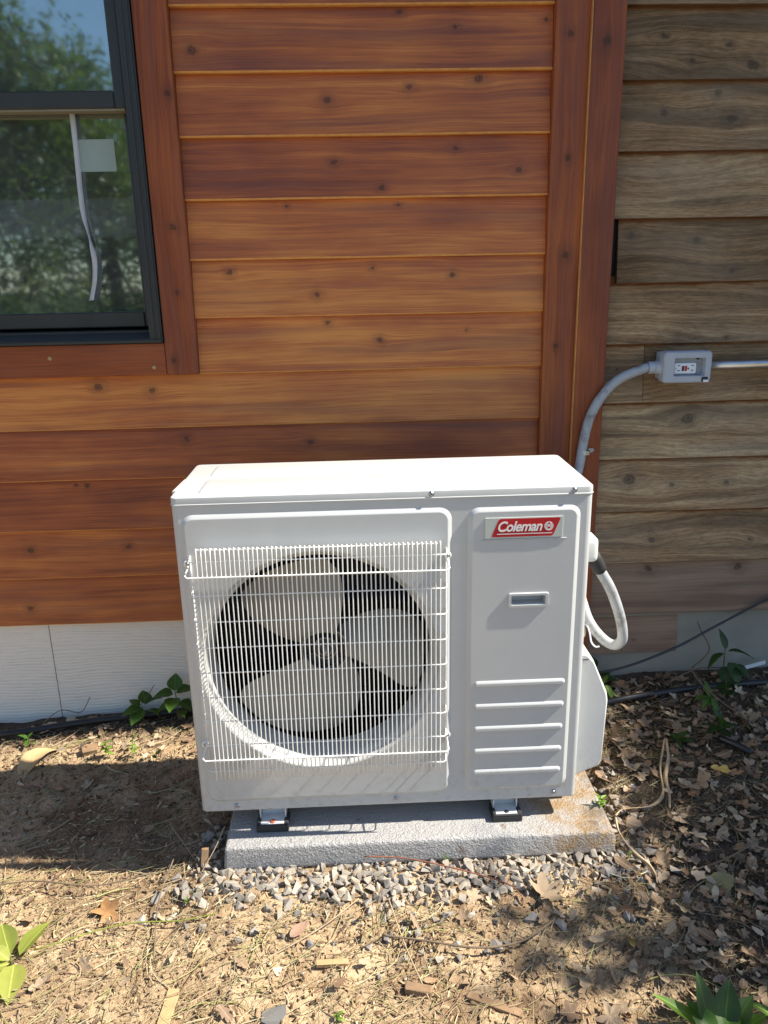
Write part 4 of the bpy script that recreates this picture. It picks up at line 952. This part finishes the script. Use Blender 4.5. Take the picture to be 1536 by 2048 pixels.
def build_litter():
    r = np.random.default_rng(8)
    shapes = [oak_leaf(i, .048, 3, .55) for i in range(4)]+[oak_leaf(20+i, .045, 2, .42) for i in range(2)]+[maple_leaf(i, .026) for i in range(2)]+[broken_leaf(i, .034) for i in range(6)]+[oak_leaf(40+i, .045, 0, .45) for i in range(3)]
    ms = []
    for i, (V, F) in enumerate(shapes): ms.append(mesh('dead_leaf', V, [tuple(f) for f in F], M['dead'], True))
    N = 9000; x = r.uniform(-.95, 2.1, N); y = r.uniform(-.66, .60, N)
    k = r.random(N) < litter_density(x, y)*.62; x, y = x[k], y[k]; n = len(x)
    s = r.gamma(7, .66/7, n).clip(.25, 1.35)*np.where(x < .75, .8, 1)
    vis = (y > -.60) & (x < 1.8-.2*(y < 0)) & (x > -.85)
    order = np.argsort(-(s*(1.9/(1.9+y))*vis)); ind = set(order[:285].tolist())
    e = np.c_[r.normal(0, .38, n), r.normal(0, .38, n), r.uniform(0, 6.28, n)]; R = rotmats(e); z = ground_z(x, y)+.005+r.random(n)*.014
    VV, TT, CC, nb = [], [], [], 0
    pal = np.array([(.24, .155, .095), (.38, .265, .165), (.50, .375, .245), (.30, .20, .13), (.60, .47, .32), (.32, .24, .17)])
    for i in range(n):
        q = i % len(shapes)
        if i in ind: link('dead_leaf', ms[q], GROUND, (x[i], y[i], z[i]), Euler(e[i]), float(s[i]))
        else:
            V, F = shapes[q]; W_ = V*s[i]@R[i].T+(x[i], y[i], z[i]); VV.append(W_)
            for f in F:
                f = list(dict.fromkeys(int(a) for a in f)); TT.append([f[0]+nb, f[1]+nb, f[2]+nb])
                if len(f) == 4: TT.append([f[0]+nb, f[2]+nb, f[3]+nb])
            nb += len(W_); CC.append(np.tile(pal[r.integers(6)]*r.uniform(.7, 1.15), (len(W_), 1)))
    o = link('leaf_litter', np_mesh('leaf_litter', np.vstack(VV), np.array(TT), M['bits'], True, np.vstack(CC)), GROUND); o['kind'] = 'stuff'
    # chips, bark crumbs and broken stalks: tiny wedges
    N = 60000; x = r.uniform(-1.0, 2.1, N); y = r.uniform(-.68, .61, N)
    inside = (x > .045) & (x < 1.045) & (y > -.078) & (y < .46)
    grav = gravel_density(x, y) > .5
    k = ~inside & (~grav | (r.random(N) < .40)); x, y = x[k], y[k]; n = len(x)
    L = r.gamma(2.2, .0036, n).clip(.002, .024); w = L*r.uniform(.10, .38, n); h = np.minimum(w, .004)*r.uniform(.5, 1.2, n)
    T = np.array([(-.5, -.5, 0), (.5, -.35, .1), (.45, .5, 0), (-.5, .4, .1), (-.3, 0, 1), (.35, .05, .9)]); TF = np.array([(0, 1, 5), (0, 5, 4), (1, 2, 5), (2, 3, 4), (2, 4, 5), (3, 0, 4)])
    e = np.c_[r.normal(0, .42, n), r.normal(0, .42, n), r.uniform(0, 6.28, n)]; R = rotmats(e)
    V = T[None]*np.stack([L, w, h], 1)[:, None, :]; V = np.einsum('nij,nkj->nki', R, V)+np.stack([x, y, ground_z(x, y)+.0015], 1)[:, None]
    pal = np.array([(.60, .46, .27), (.42, .29, .17), (.24, .155, .095), (.68, .56, .37), (.11, .075, .048), (.50, .35, .19)])
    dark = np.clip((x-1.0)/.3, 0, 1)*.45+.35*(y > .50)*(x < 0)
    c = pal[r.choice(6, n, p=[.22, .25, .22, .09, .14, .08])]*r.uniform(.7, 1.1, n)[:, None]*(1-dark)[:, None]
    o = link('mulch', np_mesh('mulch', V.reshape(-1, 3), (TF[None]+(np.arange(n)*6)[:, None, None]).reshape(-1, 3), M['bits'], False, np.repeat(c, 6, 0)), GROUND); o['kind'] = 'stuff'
    # dry straw, needles and thin stalks
    N = 8500; x = r.uniform(-1.0, 2.0, N); y = r.uniform(-.68, .58, N)
    dens = .5+.5*(x < .6)*(y < .0)+.3*(x > 1)
    inside = (x > .02) & (x < 1.06) & (y > -.09) & (y < .46); grav = gravel_density(x, y) > .5
    k = ~inside & (r.random(N) < dens) & (~grav | (r.random(N) < .12)); x, y = x[k], y[k]; n = len(x)
    VV, FF, CC, nb = [], [], [], 0
    pal = np.array([(.62, .51, .30), (.50, .37, .21), (.68, .59, .37), (.34, .22, .13), (.50, .48, .20)])
    for i in range(n):
        Ln = min(.22, max(.015, r.gamma(2.3, .030))); a = r.uniform(0, 6.28) if r.random() < .5 else r.normal(.5, .4); cv = r.normal(0, 5); m = 6
        t = np.linspace(-.5, .5, m)*Ln; px = x[i]+t*math.cos(a)-cv*t*t*math.sin(a); py = y[i]+t*math.sin(a)+cv*t*t*math.cos(a)
        pz = ground_z(px, py)+.003+r.random()*.007; pz = np.maximum(pz, np.interp(np.linspace(0, 1, m), [0, 1], [pz[0], pz[-1]])) if r.random() < .6 else pz
        V, F = tube_vf(np.stack([px, py, pz], 1), np.linspace(1, .6, m)*r.choice((.0005, .0008, .0012, .0018), p=(.4, .35, .19, .06)), 3, False)
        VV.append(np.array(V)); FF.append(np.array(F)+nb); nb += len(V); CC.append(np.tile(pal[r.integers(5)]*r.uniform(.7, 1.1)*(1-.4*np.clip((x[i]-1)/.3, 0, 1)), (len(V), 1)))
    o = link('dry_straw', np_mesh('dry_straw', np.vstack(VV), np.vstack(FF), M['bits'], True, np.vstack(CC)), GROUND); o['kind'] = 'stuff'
build_litter()

# single things lying about
def single(name, V, F, mat, loc, rot, label, cat, smooth=False, scale=None):
    return tag(link(name, mesh(name, V, [tuple(f) for f in F], mat, smooth), None, loc, Euler(rot), scale), label, cat)
def leaf_thing(shape, mat, x, y, dz, rot, sc, label, name='fallen_leaf'):
    V, F = shape; return single(name, V, [tuple(dict.fromkeys(int(a) for a in f)) for f in F], mat, (x, y, gz(x, y)+dz), rot, label, 'leaf', True, sc)
M['oak_orange'] = plain('orange_oak_leaf', (.36, .185, .07), .7, var=.25, scale=50)
M['leaf_yellow'] = plain('yellow_dead_leaf', (.52, .35, .09), .7, var=.2, scale=50)
M['leaf_pink'] = plain('pinkish_dead_leaf', (.30, .185, .125), .75, var=.15, scale=50)
M['leaf_olive'] = plain('olive_dead_leaf', (.22, .19, .085), .6, var=.15, scale=30)
leaf_thing(maple_leaf(79, .036), M['oak_orange'], -.205, -.165, .014, (.35, -.3, .6), 1., 'curled orange oak leaf on the sunlit soil at left')
leaf_thing(oak_leaf(72, .14, 0, .42), M['chip'], -.575, .405, .02, (.1, -.15, .9), 1., 'large tan dead leaf at the far left edge of the unit shadow')
leaf_thing(oak_leaf(73, .060, 0, .40), M['leaf_pink'], .257, -.267, .010, (.1, .1, .9), 1., 'flat pinkish dead leaf just below the gravel')
leaf_thing(oak_leaf(74, .055, 2, .6), M['leaf_yellow'], 1.415, .173, .012, (.2, .1, -.3), 1., 'mustard yellow dead leaf in the shade at right')
leaf_thing(oak_leaf(75, .085, 0, .62), M['leaf_olive'], 1.25, -.195, .014, (.1, -.1, .5), 1., 'broad olive-brown dead leaf in the shade at lower right')
leaf_thing(maple_leaf(76, .045), M['dead'], .828, -.20, .014, (.1, .1, .4), 1., 'pale star-shaped dead leaf beside the gravel')
leaf_thing(oak_leaf(77, .034, 0, .5), M['leaf_yellow'], .985, -.335, .010, (.3, 0, 1.4), 1., 'small bright yellow leaf on the brown litter')
def chip(mat, x, y, dims, rot, label, dz=0):
    a, b, c = dims; V, F = bbox_vf(-a/2, a/2, -b/2, b/2, 0, c, min(dims)*.12, 1); r = np.random.default_rng(int(abs(x*1000)+abs(y*777)))
    V = [Vector(v)+Vector(r.normal(0, min(dims)*.05, 3)) for v in V]
    single('wood_chip', V, F, mat, (x, y, gz(x, y)+.001+dz), rot, label, 'wood chip')
chip(M['chip_dark'], .006, -.058, (.018, .012, .050), (-.35, .1, .1), 'wood offcut standing on end beside the pad corner')
chip(M['chip'], .331, -.354, (.068, .014, .010), (0, .02, .03), 'rectangular tan wood stick lying below the gravel')
chip(M['chip'], .000, -.432, (.026, .085, .006), (.03, 0, -.08), 'pale yellow split of wood at the bottom edge left of centre')
chip(M['chip_dark'], .511, -.425, (.056, .020, .015), (0, 0, -.25), 'squared brown wood block at the bottom edge')
chip(M['chip_dark'], .662, -.462, (.115, .016, .007), (0, .03, -.42), 'long thin brown wood splinter at the bottom edge')
chip(M['chip_dark'], -.431, .440, (.045, .035, .018), (.1, .05, .3), 'grey-brown wood chunk in the lit strip behind the unit shadow')
chip(M['chip_dark'], .735, -.372, (.075, .016, .006), (0, .03, .32), 'flat reddish wood sliver among the dead leaves')
def rock(seed, x, y, s, col, label, sc=(1, 1, 1)):
    V, F = stone_mesh(seed, 2); m = plain('rock_%d' % seed, col, .8, var=.2, scale=60, bump=.4)
    single('rock', V*np.array(sc), F, m, (x, y, gz(x, y)+s*.15), (random.uniform(-.15, .15), .1, random.uniform(0, 6)), label, 'stone', False, s)
rock(201, .213, -.468, .034, (.17, .165, .15), 'flat grey stone at the bottom edge of the frame', (1.2, 1, .35))
rock(202, .215, -.363, .013, (.62, .55, .40), 'round cream pebble on the sunlit soil', (1, 1, 1.2))
rock(203, .281, -.300, .015, (.22, .20, .20), 'dark mauve stone apart from the gravel')
rock(204, .452, -.292, .014, (.20, .19, .18), 'small dark stone with a pale edge below the gravel')
rock(205, .482, -.342, .017, (.24, .215, .18), 'brown angular stone below the gravel')
rock(206, -.115, -.185, .017, (.42, .40, .36), 'pale grey stone on the soil left of the gravel')
rock(207, -.085, -.178, .012, (.46, .43, .37), 'small round pale stone beside the pale grey one')
rock(208, 1.155, .145, .009, (.75, .75, .72), 'tiny white stone in the shade right of the pad')

def tube_thing(name, pts, r, mat, label, cat, seg=6, sm=6):
    tag(tube(name, pts, r, mat, None, seg, sm), label, cat)
tube_thing('root', [(.405, -.078, -.088), (.481, -.088, -.086), (.554, -.105, -.088), (.671, -.148, -.092), (.745, -.180, -.098), (.77, -.21, -.105)], .0017, M['redtwig'], 'thin red-brown root lying across the gravel', 'root')
tube_thing('twig', [(.44, -.30, -.108), (.534, -.322, -.106), (.641, -.345, -.108), (.741, -.335, -.108), (.83, -.28, -.108)], .0024, M['twig'], 'curved brown twig across the litter in front of the gravel', 'twig')
tube_thing('twig', [(1.20, -.155, -.105), (1.28, -.135, -.098), (1.36, -.095, -.098), (1.46, -.035, -.10)], .0022, M['twig'], 'slender grey twig on the shaded soil at right', 'twig')
tube_thing('twig', [(-.075, -.03, -.11), (-.085, -.15, -.125), (-.062, -.30, -.137)], .0018, M['twig'], 'straight tan stalk pointing at the camera on the left soil', 'twig')
tube_thing('straw', [(-.33, -.275, -.128), (-.16, -.215, -.128), (-.02, -.215, -.124), (.06, -.205, -.118)], .0016, M['green_yellow'], 'yellow-green grass straw lying across the left soil', 'straw')
tube_thing('straw', [(.02, -.44, -.13), (.15, -.36, -.122), (.30, -.27, -.112), (.39, -.20, -.10)], .0016, M['blade'], 'long tan straw slanting from the gravel to the bottom edge', 'straw')
tube_thing('straw', [(.46, -.21, -.098), (.49, -.33, -.11), (.53, -.45, -.124)], .0015, M['blade'], 'tan straw running down from the gravel towards the wood block', 'straw')
tube_thing('straw', [(.0, -.08, -.118), (.035, -.045, -.07), (.056, -.01, -.035)], .0011, M['blade'], 'thin stalk leaning on the left side of the pad', 'straw')
tube_thing('irrigation_tube', [(-1.3, .50, -.09), (-.755, .545, -.090), (-.479, .577, -.076), (-.141, .595, -.058), (.1, .60, -.05), (.4, .60, -.05)], .0105, M['hose'], 'black irrigation tube along the foot of the grey skirt boards', 'tube', 10)
tube_thing('irrigation_tube', [(1.08, .47, -.05), (1.193, .487, -.024), (1.371, .510, -.012), (1.543, .530, -.008), (1.74, .541, -.006), (2.3, .56, 0)], .0105, M['hose'], 'black irrigation tube in the leaf litter right of the unit', 'tube', 10)
tube_thing('irrigation_tube', [(1.47, .305, -.050), (1.50, .27, -.050), (1.535, .235, -.056)], .010, M['hose'], 'short cut end of black tube in the shade at far right', 'tube', 10)
tube_thing('twig', [(1.50, .585, .03), (1.56, .60, .085), (1.53, .605, .15), (1.515, .61, .185)], .0022, M['twig'], 'bent dead twig leaning on the foundation under the cable', 'twig')
tube_thing('twig', [(1.40, .52, .02), (1.50, .545, .05), (1.62, .56, .04)], .0020, M['twig'], 'dead twig arching over the litter by the foundation', 'twig')
tube_thing('twig', [(1.60, .33, -.03), (1.52, .40, .01), (1.47, .46, .05), (1.46, .50, .07)], .0018, M['twig'], 'pale stalk rising behind the cut tube end', 'twig')
tube_thing('twig', [(-.62, .565, -.07), (-.56, .575, -.03), (-.50, .585, -.045), (-.47, .60, .0)], .0015, M['twig'], 'wiry dead stem curling against the skirt board at left', 'twig')
tube_thing('twig', [(-.36, .57, -.06), (-.30, .585, -.02), (-.26, .60, .035)], .0014, M['twig'], 'thin dead stem leaning on the skirt board by the seedlings', 'twig')
tube_thing('twig', [(-.60, -.10, -.125), (-.42, -.075, -.118), (-.25, -.10, -.118), (-.12, -.07, -.115)], .0019, M['twig'], 'dark twig lying along the front of the unit shadow', 'twig')
def strip_thing(name, pts, w, mat, label, cat, tw=0.):
    P = spline(pts, 6); n = len(P); V, F = [], []; T = np.gradient(P, axis=0)
    for i in range(n):
        t = T[i]/np.linalg.norm(T[i]); s = np.cross(t, (0, 0, 1)); s /= np.linalg.norm(s)+1e-9; k = i/(n-1); a = tw*math.sin(k*7)
        ww = w*(.55+.45*math.sin(math.pi*min(1, k*1.1+.05))); d = s*math.cos(a)+np.array([0, 0, 1])*math.sin(a); u = np.array([0, 0, .0006])
        V += [P[i]-d*ww, P[i]+np.array([0, 0, ww*.45]), P[i]+d*ww, P[i]-u*2]
    for i in range(n-1):
        for k in range(4): F.append((i*4+k, i*4+(k+1) % 4, (i+1)*4+(k+1) % 4, (i+1)*4+k))
    F += [(0, 1, 2, 3), tuple((n-1)*4+k for k in (3, 2, 1, 0))]
    tag(part(name, V, F, mat, None, True), label, cat)
def on_ground(L, dz): return [(x, y, gz(x, y)+d) for (x, y), d in zip(L, dz)]
strip_thing('dry_blade', on_ground([(1.062, .012), (1.091, .036), (1.169, .048), (1.219, .09), (1.245, .18), (1.295, .285)], [.045, .03, .02, .018, .02, .03]), .0055, M['blade'], 'long dry tan leaf blade curving up from the pad corner', 'leaf blade', .8)
strip_thing('dry_blade', on_ground([(1.302, .288), (1.283, .219), (1.245, .144), (1.235, .09), (1.222, .050)], [.03, .024, .02, .016, .008]), .0060, M['blade'], 'shorter dry tan leaf blade folded beside the long one', 'leaf blade', .6)
strip_thing('dry_blade', on_ground([(1.060, .005), (1.059, -.039), (1.078, -.096), (1.101, -.137), (1.108, -.185)], [.045, .03, .022, .02, .012]), .0052, M['blade'], 'dry tan leaf blade trailing down from the pad corner', 'leaf blade', .9)
V, F = bbox_vf(-.042, .042, -.0006, .0006, -.008, .008, .0003, 1)
single('paper_tag', V, F, M['paper'], (1.715, .60, gz(1.715, .60)+.035), (.2, -.22, .05), 'torn strip of white paper lying by the foundation at far right', 'paper')
V, F = stone_mesh(230, 2)

# ------------------------------------------------------------------ plants
def leaf_blade(L, Wd, fold=.25, droop=.5, rows=8, pt=.78):
    V, F = [], []
    for i in range(rows+1):
        t = i/rows; w = Wd*.5*(math.sin(math.pi*min(1, t**pt*1.0)))**.9 if 0 < i < rows else .0004
        for s in (-1, -.5, 0, .5, 1):
            V.append((t*L, s*w, fold*abs(s)*w-droop*L*t*t+.04*w*math.sin(t*18)*abs(s)))
    for i in range(rows):
        for k in range(4): F.append((i*5+k, i*5+k+1, (i+1)*5+k+1, (i+1)*5+k))
    return V, F
_leafcache = {}
def plant(x, y, label, mat, leaves, stems, name='plant', dz=0.):
    """leaves: (px,py,pz offset from base, yaw, pitch, length, width[, droop])"""
    z = gz(x, y)+dz; t = thing(name, label, 'plant', (x, y, z))
    for pts, r in stems: tube('stem', [(x+a, y+b, z+c) for a, b, c in pts], r, M['stem'], t, 5, 4)
    for lf in leaves:
        a, b, c, yaw, pit, L, Wd = lf[:7]; dr = lf[7] if len(lf) > 7 else .3; mm = lf[8] if len(lf) > 8 else mat
        key = (round(L, 3), round(Wd, 3), dr, mm.name)
        if key not in _leafcache: _leafcache[key] = mesh('leaf', *leaf_blade(L, Wd, .3, dr), mm, True)
        link('leaf', _leafcache[key], t, (x+a, y+b, z+c), Euler((random.uniform(-.3, .3), -math.radians(pit), math.radians(yaw))))
def sprout(x, y, h, nl, L, Wd, mat, label, seed, spread=.25, name='plant', dz=0., droop=.35):
    r = random.Random(seed); lx, ly = r.uniform(-.2, .2)*h, r.uniform(-.2, .1)*h; lv = []
    for k in range(nl):
        t = .35+.65*k/max(1, nl-1); yaw = 137.5*k+r.uniform(-25, 25)
        lv.append((lx*t, ly*t, h*t, yaw, r.uniform(5, 45)+(30 if k > nl-3 else 0), L*r.choice((.7, .85, 1.)), Wd*r.choice((.85, 1.)), droop))
    plant(x, y, label, mat, lv, [([(0, 0, -.005), (lx*.4, ly*.4, h*.5), (lx, ly, h)], max(.0009, h*.014))], name, dz)
# two broad-leaved seedlings by the grey skirt board
plant(-.300, .578, 'broad-leaved green seedling with spread leaves, left of the taller one', M['green'],
      [(0, -.005, .045, 200, 5, .066, .052), (0, -.005, .045, 250, -10, .062, .050), (.01, 0, .055, 20, 30, .056, .046), (.012, 0, .058, 110, 45, .052, .044), (.02, -.005, .04, 330, 10, .045, .032), (-.01, 0, .05, 150, 35, .042, .03)],
      [([(0, 0, -.005), (0, 0, .03), (0, -.003, .055)], .0016)])
plant(-.190, .575, 'taller broad-leaved green seedling against the grey skirt board by the unit', M['green'],
      [(0, 0, .105, 90, 60, .056, .050), (.005, -.005, .10, 10, 20, .062, .054), (-.005, -.005, .095, 190, 15, .058, .052), (0, -.01, .085, 265, 0, .060, .052), (.015, -.005, .070, 320, 0, .052, .044), (-.01, -.005, .06, 215, 5, .052, .044), (.012, 0, .05, 45, 30, .04, .03), (.02, -.01, .04, 290, 10, .04, .03)],
      [([(0, 0, -.005), (.004, 0, .05), (0, 0, .105)], .0018), ([(.01, 0, -.005), (.02, -.004, .04)], .0013)])
sprout(-.640, .500, .030, 5, .028, .016, M['green'], 'tiny green sprout at the left edge near the black tube', 3)
sprout(-.365, .415, .055, 9, .024, .014, M['green_young'], 'small bright sprout in the lit strip, left of its twin', 4, droop=.5)
sprout(-.292, .408, .062, 9, .024, .013, M['green_young'], 'small bright sprout in the lit strip, right of its twin', 5, droop=.5)
sprout(-.218, .385, .025, 4, .018, .012, M['green_dark'], 'tiny dark sprout in the lit strip beside the unit', 6)
plant(1.188, .535, 'pale green seedling peeking out behind the valve cover', M['green_young'],
      [(0, -.01, .055, 150, 25, .045, .018), (0, -.01, .055, 60, 25, .045, .020), (.005, -.012, .05, 300, -35, .050, .022), (0, -.01, .05, 215, -5, .04, .018), (.01, -.01, .03, 330, -10, .035, .016)], [([(0, 0, -.01), (0, -.005, .03), (0, -.01, .055)], .0016)])
plant(1.175, .585, 'dark green seedling in the corner behind the valve cover', M['green_dark'],
      [(0, 0, .07, 90, 50, .04, .03), (0, 0, .06, 200, 20, .045, .03), (.01, -.005, .05, 320, 15, .05, .032), (.02, 0, .04, 20, 20, .045, .03), (.04, -.005, .03, 350, 10, .04, .026)], [([(0, 0, -.01), (0, 0, .07)], .0016), ([(.01, 0, -.01), (.04, 0, .03)], .0014)])
plant(1.590, .555, 'dark broad-leaved plant standing against the foundation at right', M['green_dark'],
      [(0, 0, .125, 95, 62, .070, .030, .2), (.01, 0, .118, 350, 12, .080, .040, .55), (-.005, -.005, .115, 190, -15, .070, .040, .45), (.01, -.01, .085, 290, -35, .075, .058, .3), (.03, -.012, .075, 320, -20, .06, .045, .3), (.0, -.01, .07, 250, -35, .06, .042, .3)],
      [([(0, 0, -.01), (0, 0, .06), (0, 0, .125)], .002)])
sprout(1.560, .470, .075, 8, .045, .030, M['green_dark'], 'bushy dark green plant below the foundation plant', 9)
plant(1.492, .435, 'small bright green plant in front of the bushy dark one', M['green'],
      [(0, 0, .055, 100, 60, .045, .020), (0, 0, .05, 185, 8, .050, .024), (.004, -.005, .05, 285, -30, .052, .022), (0, 0, .045, 225, -10, .045, .022), (.003, 0, .045, 30, 15, .035, .018)], [([(0, 0, -.01), (0, 0, .055)], .0016)])
sprout(1.345, .290, .026, 9, .040, .026, M['green_dark'], 'low spreading dark plant in the litter right of the unit', 11, dz=.004)
sprout(1.480, .315, .05, 8, .055, .034, M['green_dark'], 'clump of dark leaves at the right, nearest the cut tube end', 12)
sprout(1.030, .030, .045, 11, .022, .008, M['green_young'], 'feathery young weed at the right edge of the pad', 13, dz=.045, droop=.3)
plant(.609, -.085, 'single green grass blade in front of the pad', M['green'], [(0, 0, 0, 120, 75, .028, .006, .1), (.002, 0, 0, 40, 60, .018, .005, .1)], [])
sprout(-.02, -.150, .012, 3, .016, .010, M['green'], 'tiny green leaf at the left end of the gravel', 15)
sprout(.345, -.482, .014, 4, .016, .009, M['green_young'], 'tiny sprout at the bottom edge beside the flat grey stone', 16)
sprout(1.060, -.100, .018, 4, .018, .008, M['green_young'], 'tiny sprout in the gravel at the pad corner', 17)
plant(-.375, -.290, 'yellow-green broad-leaved plant at the lower left edge', M['green_yellow'],
      [(.015, .01, .016, 60, 22, .085, .050, .15), (-.005, .01, .018, 125, 20, .085, .056, .15), (0, -.01, .014, 200, 8, .090, .044, .15), (.012, -.012, .014, 285, 2, .095, .058, .15), (.0, -.005, .02, 160, 30, .06, .03, .15)],
      [([(0, 0, -.005), (.0, 0, .016)], .003)])
plant(1.055, -.560, 'glossy green plant with long leaves at the bottom right corner', M['green'],
      [(0, .0, .030, 100, 64, .100, .042, .10, M['green_dark']), (-.005, .0, .028, 152, 34, .105, .028, .25, M['green_young']), (.03, 0, .03, 62, 58, .085, .052, .10, M['green_dark']), (.045, -.005, .028, 40, 45, .075, .045, .3, M['green_dark']), (-.01, -.02, .022, 178, 22, .085, .026, .3, M['green_young']), (.005, -.02, .035, 128, 38, .07, .042, .3, M['green']), (.03, -.02, .03, 75, 35, .07, .045, .35, M['green']), (.05, -.02, .03, 30, 30, .07, .04, .35, M['green']), (.0, -.04, .03, 230, 20, .07, .032, .3, M['green'])],
      [([(0, 0, -.01), (0, 0, .03)], .0025), ([(.02, 0, -.01), (.03, 0, .03)], .0025)])
plant(1.215, -.550, 'dark-leaved plant cut off by the right edge at the bottom', M['green_dark'],
      [(-.01, .01, .028, 105, 60, .070, .036, .15), (.0, -.01, .028, 150, 30, .085, .020, .3, M['green_young']), (.02, 0, .03, 60, 50, .07, .036, .2), (-.02, -.02, .025, 200, 25, .06, .028, .3)], [([(0, 0, -.01), (0, 0, .03)], .0025)])

# ------------------------------------------------------------------ trees: one shades the right-hand ground, the others stand across the yard and show in the glass
def tree(name, label, base, lean, height, clumps, nleaf, leaf, seed, trunk_r=.12):
    r = np.random.default_rng(seed); t = thing(name, label, 'tree', base)
    b = np.array(base, float); top = b+np.array([lean[0], lean[1], height])
    P = spline([b-np.array([0, 0, .2]), b+(top-b)*.35+r.normal(0, .06, 3), b+(top-b)*.7+r.normal(0, .08, 3), top], 6)
    V, F = tube_vf(P, np.linspace(trunk_r, trunk_r*.25, len(P)), 9)
    vf = [(V, F)]
    for c, rad, wgt in clumps:
        s = P[int(len(P)*r.uniform(.35, .8))]; c = np.array(c, float)
        for k in range(4):
            e = c+r.normal(0, .45, 3)*np.array(rad); Q = spline([s, (s+e)/2+r.normal(0, .12, 3), e], 4); vf.append(tube_vf(Q, np.linspace(trunk_r*.35, .008, len(Q)), 5))
    V, F = merge(*vf); part('trunk', V, F, M['bark'], t, True, loc=base)
    wt = np.array([w for *_, w in clumps], float); wt /= wt.sum(); idx = r.choice(len(clumps), nleaf, p=wt)
    C = np.array([c for c, *_ in clumps]); Rd = np.array([q for _, q, _ in clumps])
    u = r.normal(size=(nleaf, 3)); u /= np.linalg.norm(u, axis=1)[:, None]; u *= (r.random(nleaf)**.42)[:, None]
    sub = r.normal(0, 1, (260, 3)); pos = C[idx]+u*Rd[idx]
    # gather leaves into sprays
    tw = C[idx]+(r.normal(size=(nleaf, 3))*.45)*Rd[idx]; k = r.integers(0, max(8, nleaf//28), nleaf); cen = pos[:max(8, nleaf//28)]; ok = r.random(nleaf) < .75
    pos = np.where(ok[:, None], cen[k]+r.normal(0, leaf*1.7, (nleaf, 3)), pos)
    S = leaf*r.uniform(.6, 1.15, nleaf); e = np.c_[r.normal(0, .7, nleaf), r.normal(0, .7, nleaf), r.uniform(0, 6.28, nleaf)]; R = rotmats(e)
    T = np.array([(-.5, 0, 0), (-.12, -.27, .06), (.5, 0, -.06), (-.12, .27, .06)])
    V = np.einsum('nij,nkj->nki', R, T[None]*S[:, None, None])+pos[:, None]
    F = np.arange(nleaf*4).reshape(-1, 4)
    V = V.reshape(-1, 3)-np.array(base)
    link('crown', np_mesh('crown', V, F, M['treeleaf'], True), t, base)
def sunward(x, y, z0, h): k = (h-z0)/SUN.z; return (x+SUN.x*k, y+SUN.y*k, h)
cl = []
for gx, gy, h, rad, w in ((2.05, .20, 3.3, (.62, .62, .5), 3), (1.72, .30, 3.6, (.42, .40, .35), 2.2), (2.7, -.1, 3.8, (.8, .8, .6), 3), (2.6, .7, 3.6, (.7, .7, .5), 2), (3.4, .1, 4.2, (.9, 1., .7), 3), (1.75, -.22, 3.5, (.42, .34, .3), 1.3), (1.25, -.36, 3.4, (.30, .16, .18), .35), (.92, -.33, 3.6, (.24, .12, .15), .22), (1.55, -.62, 3.6, (.3, .2, .2), .3), (2.4, -.8, 4.0, (.7, .5, .5), 1.5), (1.60, .05, 3.4, (.32, .24, .22), 1.7), (1.55, .42, 3.5, (.28, .22, .2), 1.3)):
    cl.append((sunward(gx, gy, -.1, h), rad, w))
tree('shade_tree', 'leafy tree to the right whose dappled shade falls on the ground', (6.1, -.75, -.12), (-.5, .3), 4.3, cl, 12500, .085, 31, .11)
tree('yard_tree', 'broad dark tree across the yard, reflected at left in the window', (-6.3, -11.5, -.15), (.3, 0), 6.4, [((-6.3, -11.5, 4.2), (1.7, 1.5, 1.7), 3), ((-5.3, -11.2, 2.9), (1.0, .9, 1.2), 1.8), ((-7.4, -11.0, 2.9), (1.2, 1.2, 1.3), 1.2), ((-5.6, -11.4, 5.2), (1.0, .9, 1.2), 1.6), ((-4.6, -11.3, 4.2), (.8, .8, 1.0), 1.0), ((-5.2, -11.2, 1.1), (1.3, .8, .9), 1.2)], 15000, .15, 32, .2)
tree('yard_tree', 'lower bushy tree across the yard, reflected at right in the window', (-4.2, -13.0, -.15), (0, .2), 4.2, [((-4.2, -13, 3.3), (1.1, 1.0, 1.3), 2), ((-3.3, -12.6, 2.2), (1.0, 1., .9), 1), ((-4.9, -12.8, 2.0), (1.0, 1., 1.), 1), ((-4.0, -12.6, .8), (1.4, .8, .7), 1)], 11000, .13, 33, .16)
tree('yard_tree', 'tall thin tree far back across the yard in the window reflection', (-6.6, -19.0, -.15), (.3, 0), 7.2, [((-6.6, -19, 5.4), (1.8, 1.5, 1.9), 2), ((-5.4, -18.6, 3.6), (1.4, 1.1, 1.3), 1), ((-7.8, -18.6, 3.6), (1.4, 1.2, 1.3), 1)], 8000, .20, 34, .18)

# ------------------------------------------------------------------ like things share a group
GROUPS = {'twig': 'dead twigs on the ground', 'straw': 'loose straws on the ground', 'wood_chip': 'wood offcuts on the ground', 'rock': 'single stones on the soil', 'fallen_leaf': 'single fallen leaves',
          'plant': 'weeds and seedlings', 'irrigation_tube': 'black irrigation tubing', 'dry_blade': 'dry leaf blades by the pad', 'yard_tree': 'trees across the yard'}
for o in list(SC.objects):
    k = o.name.split('.')[0]
    if o.parent is None and k in GROUPS: o['group'] = GROUPS[k]
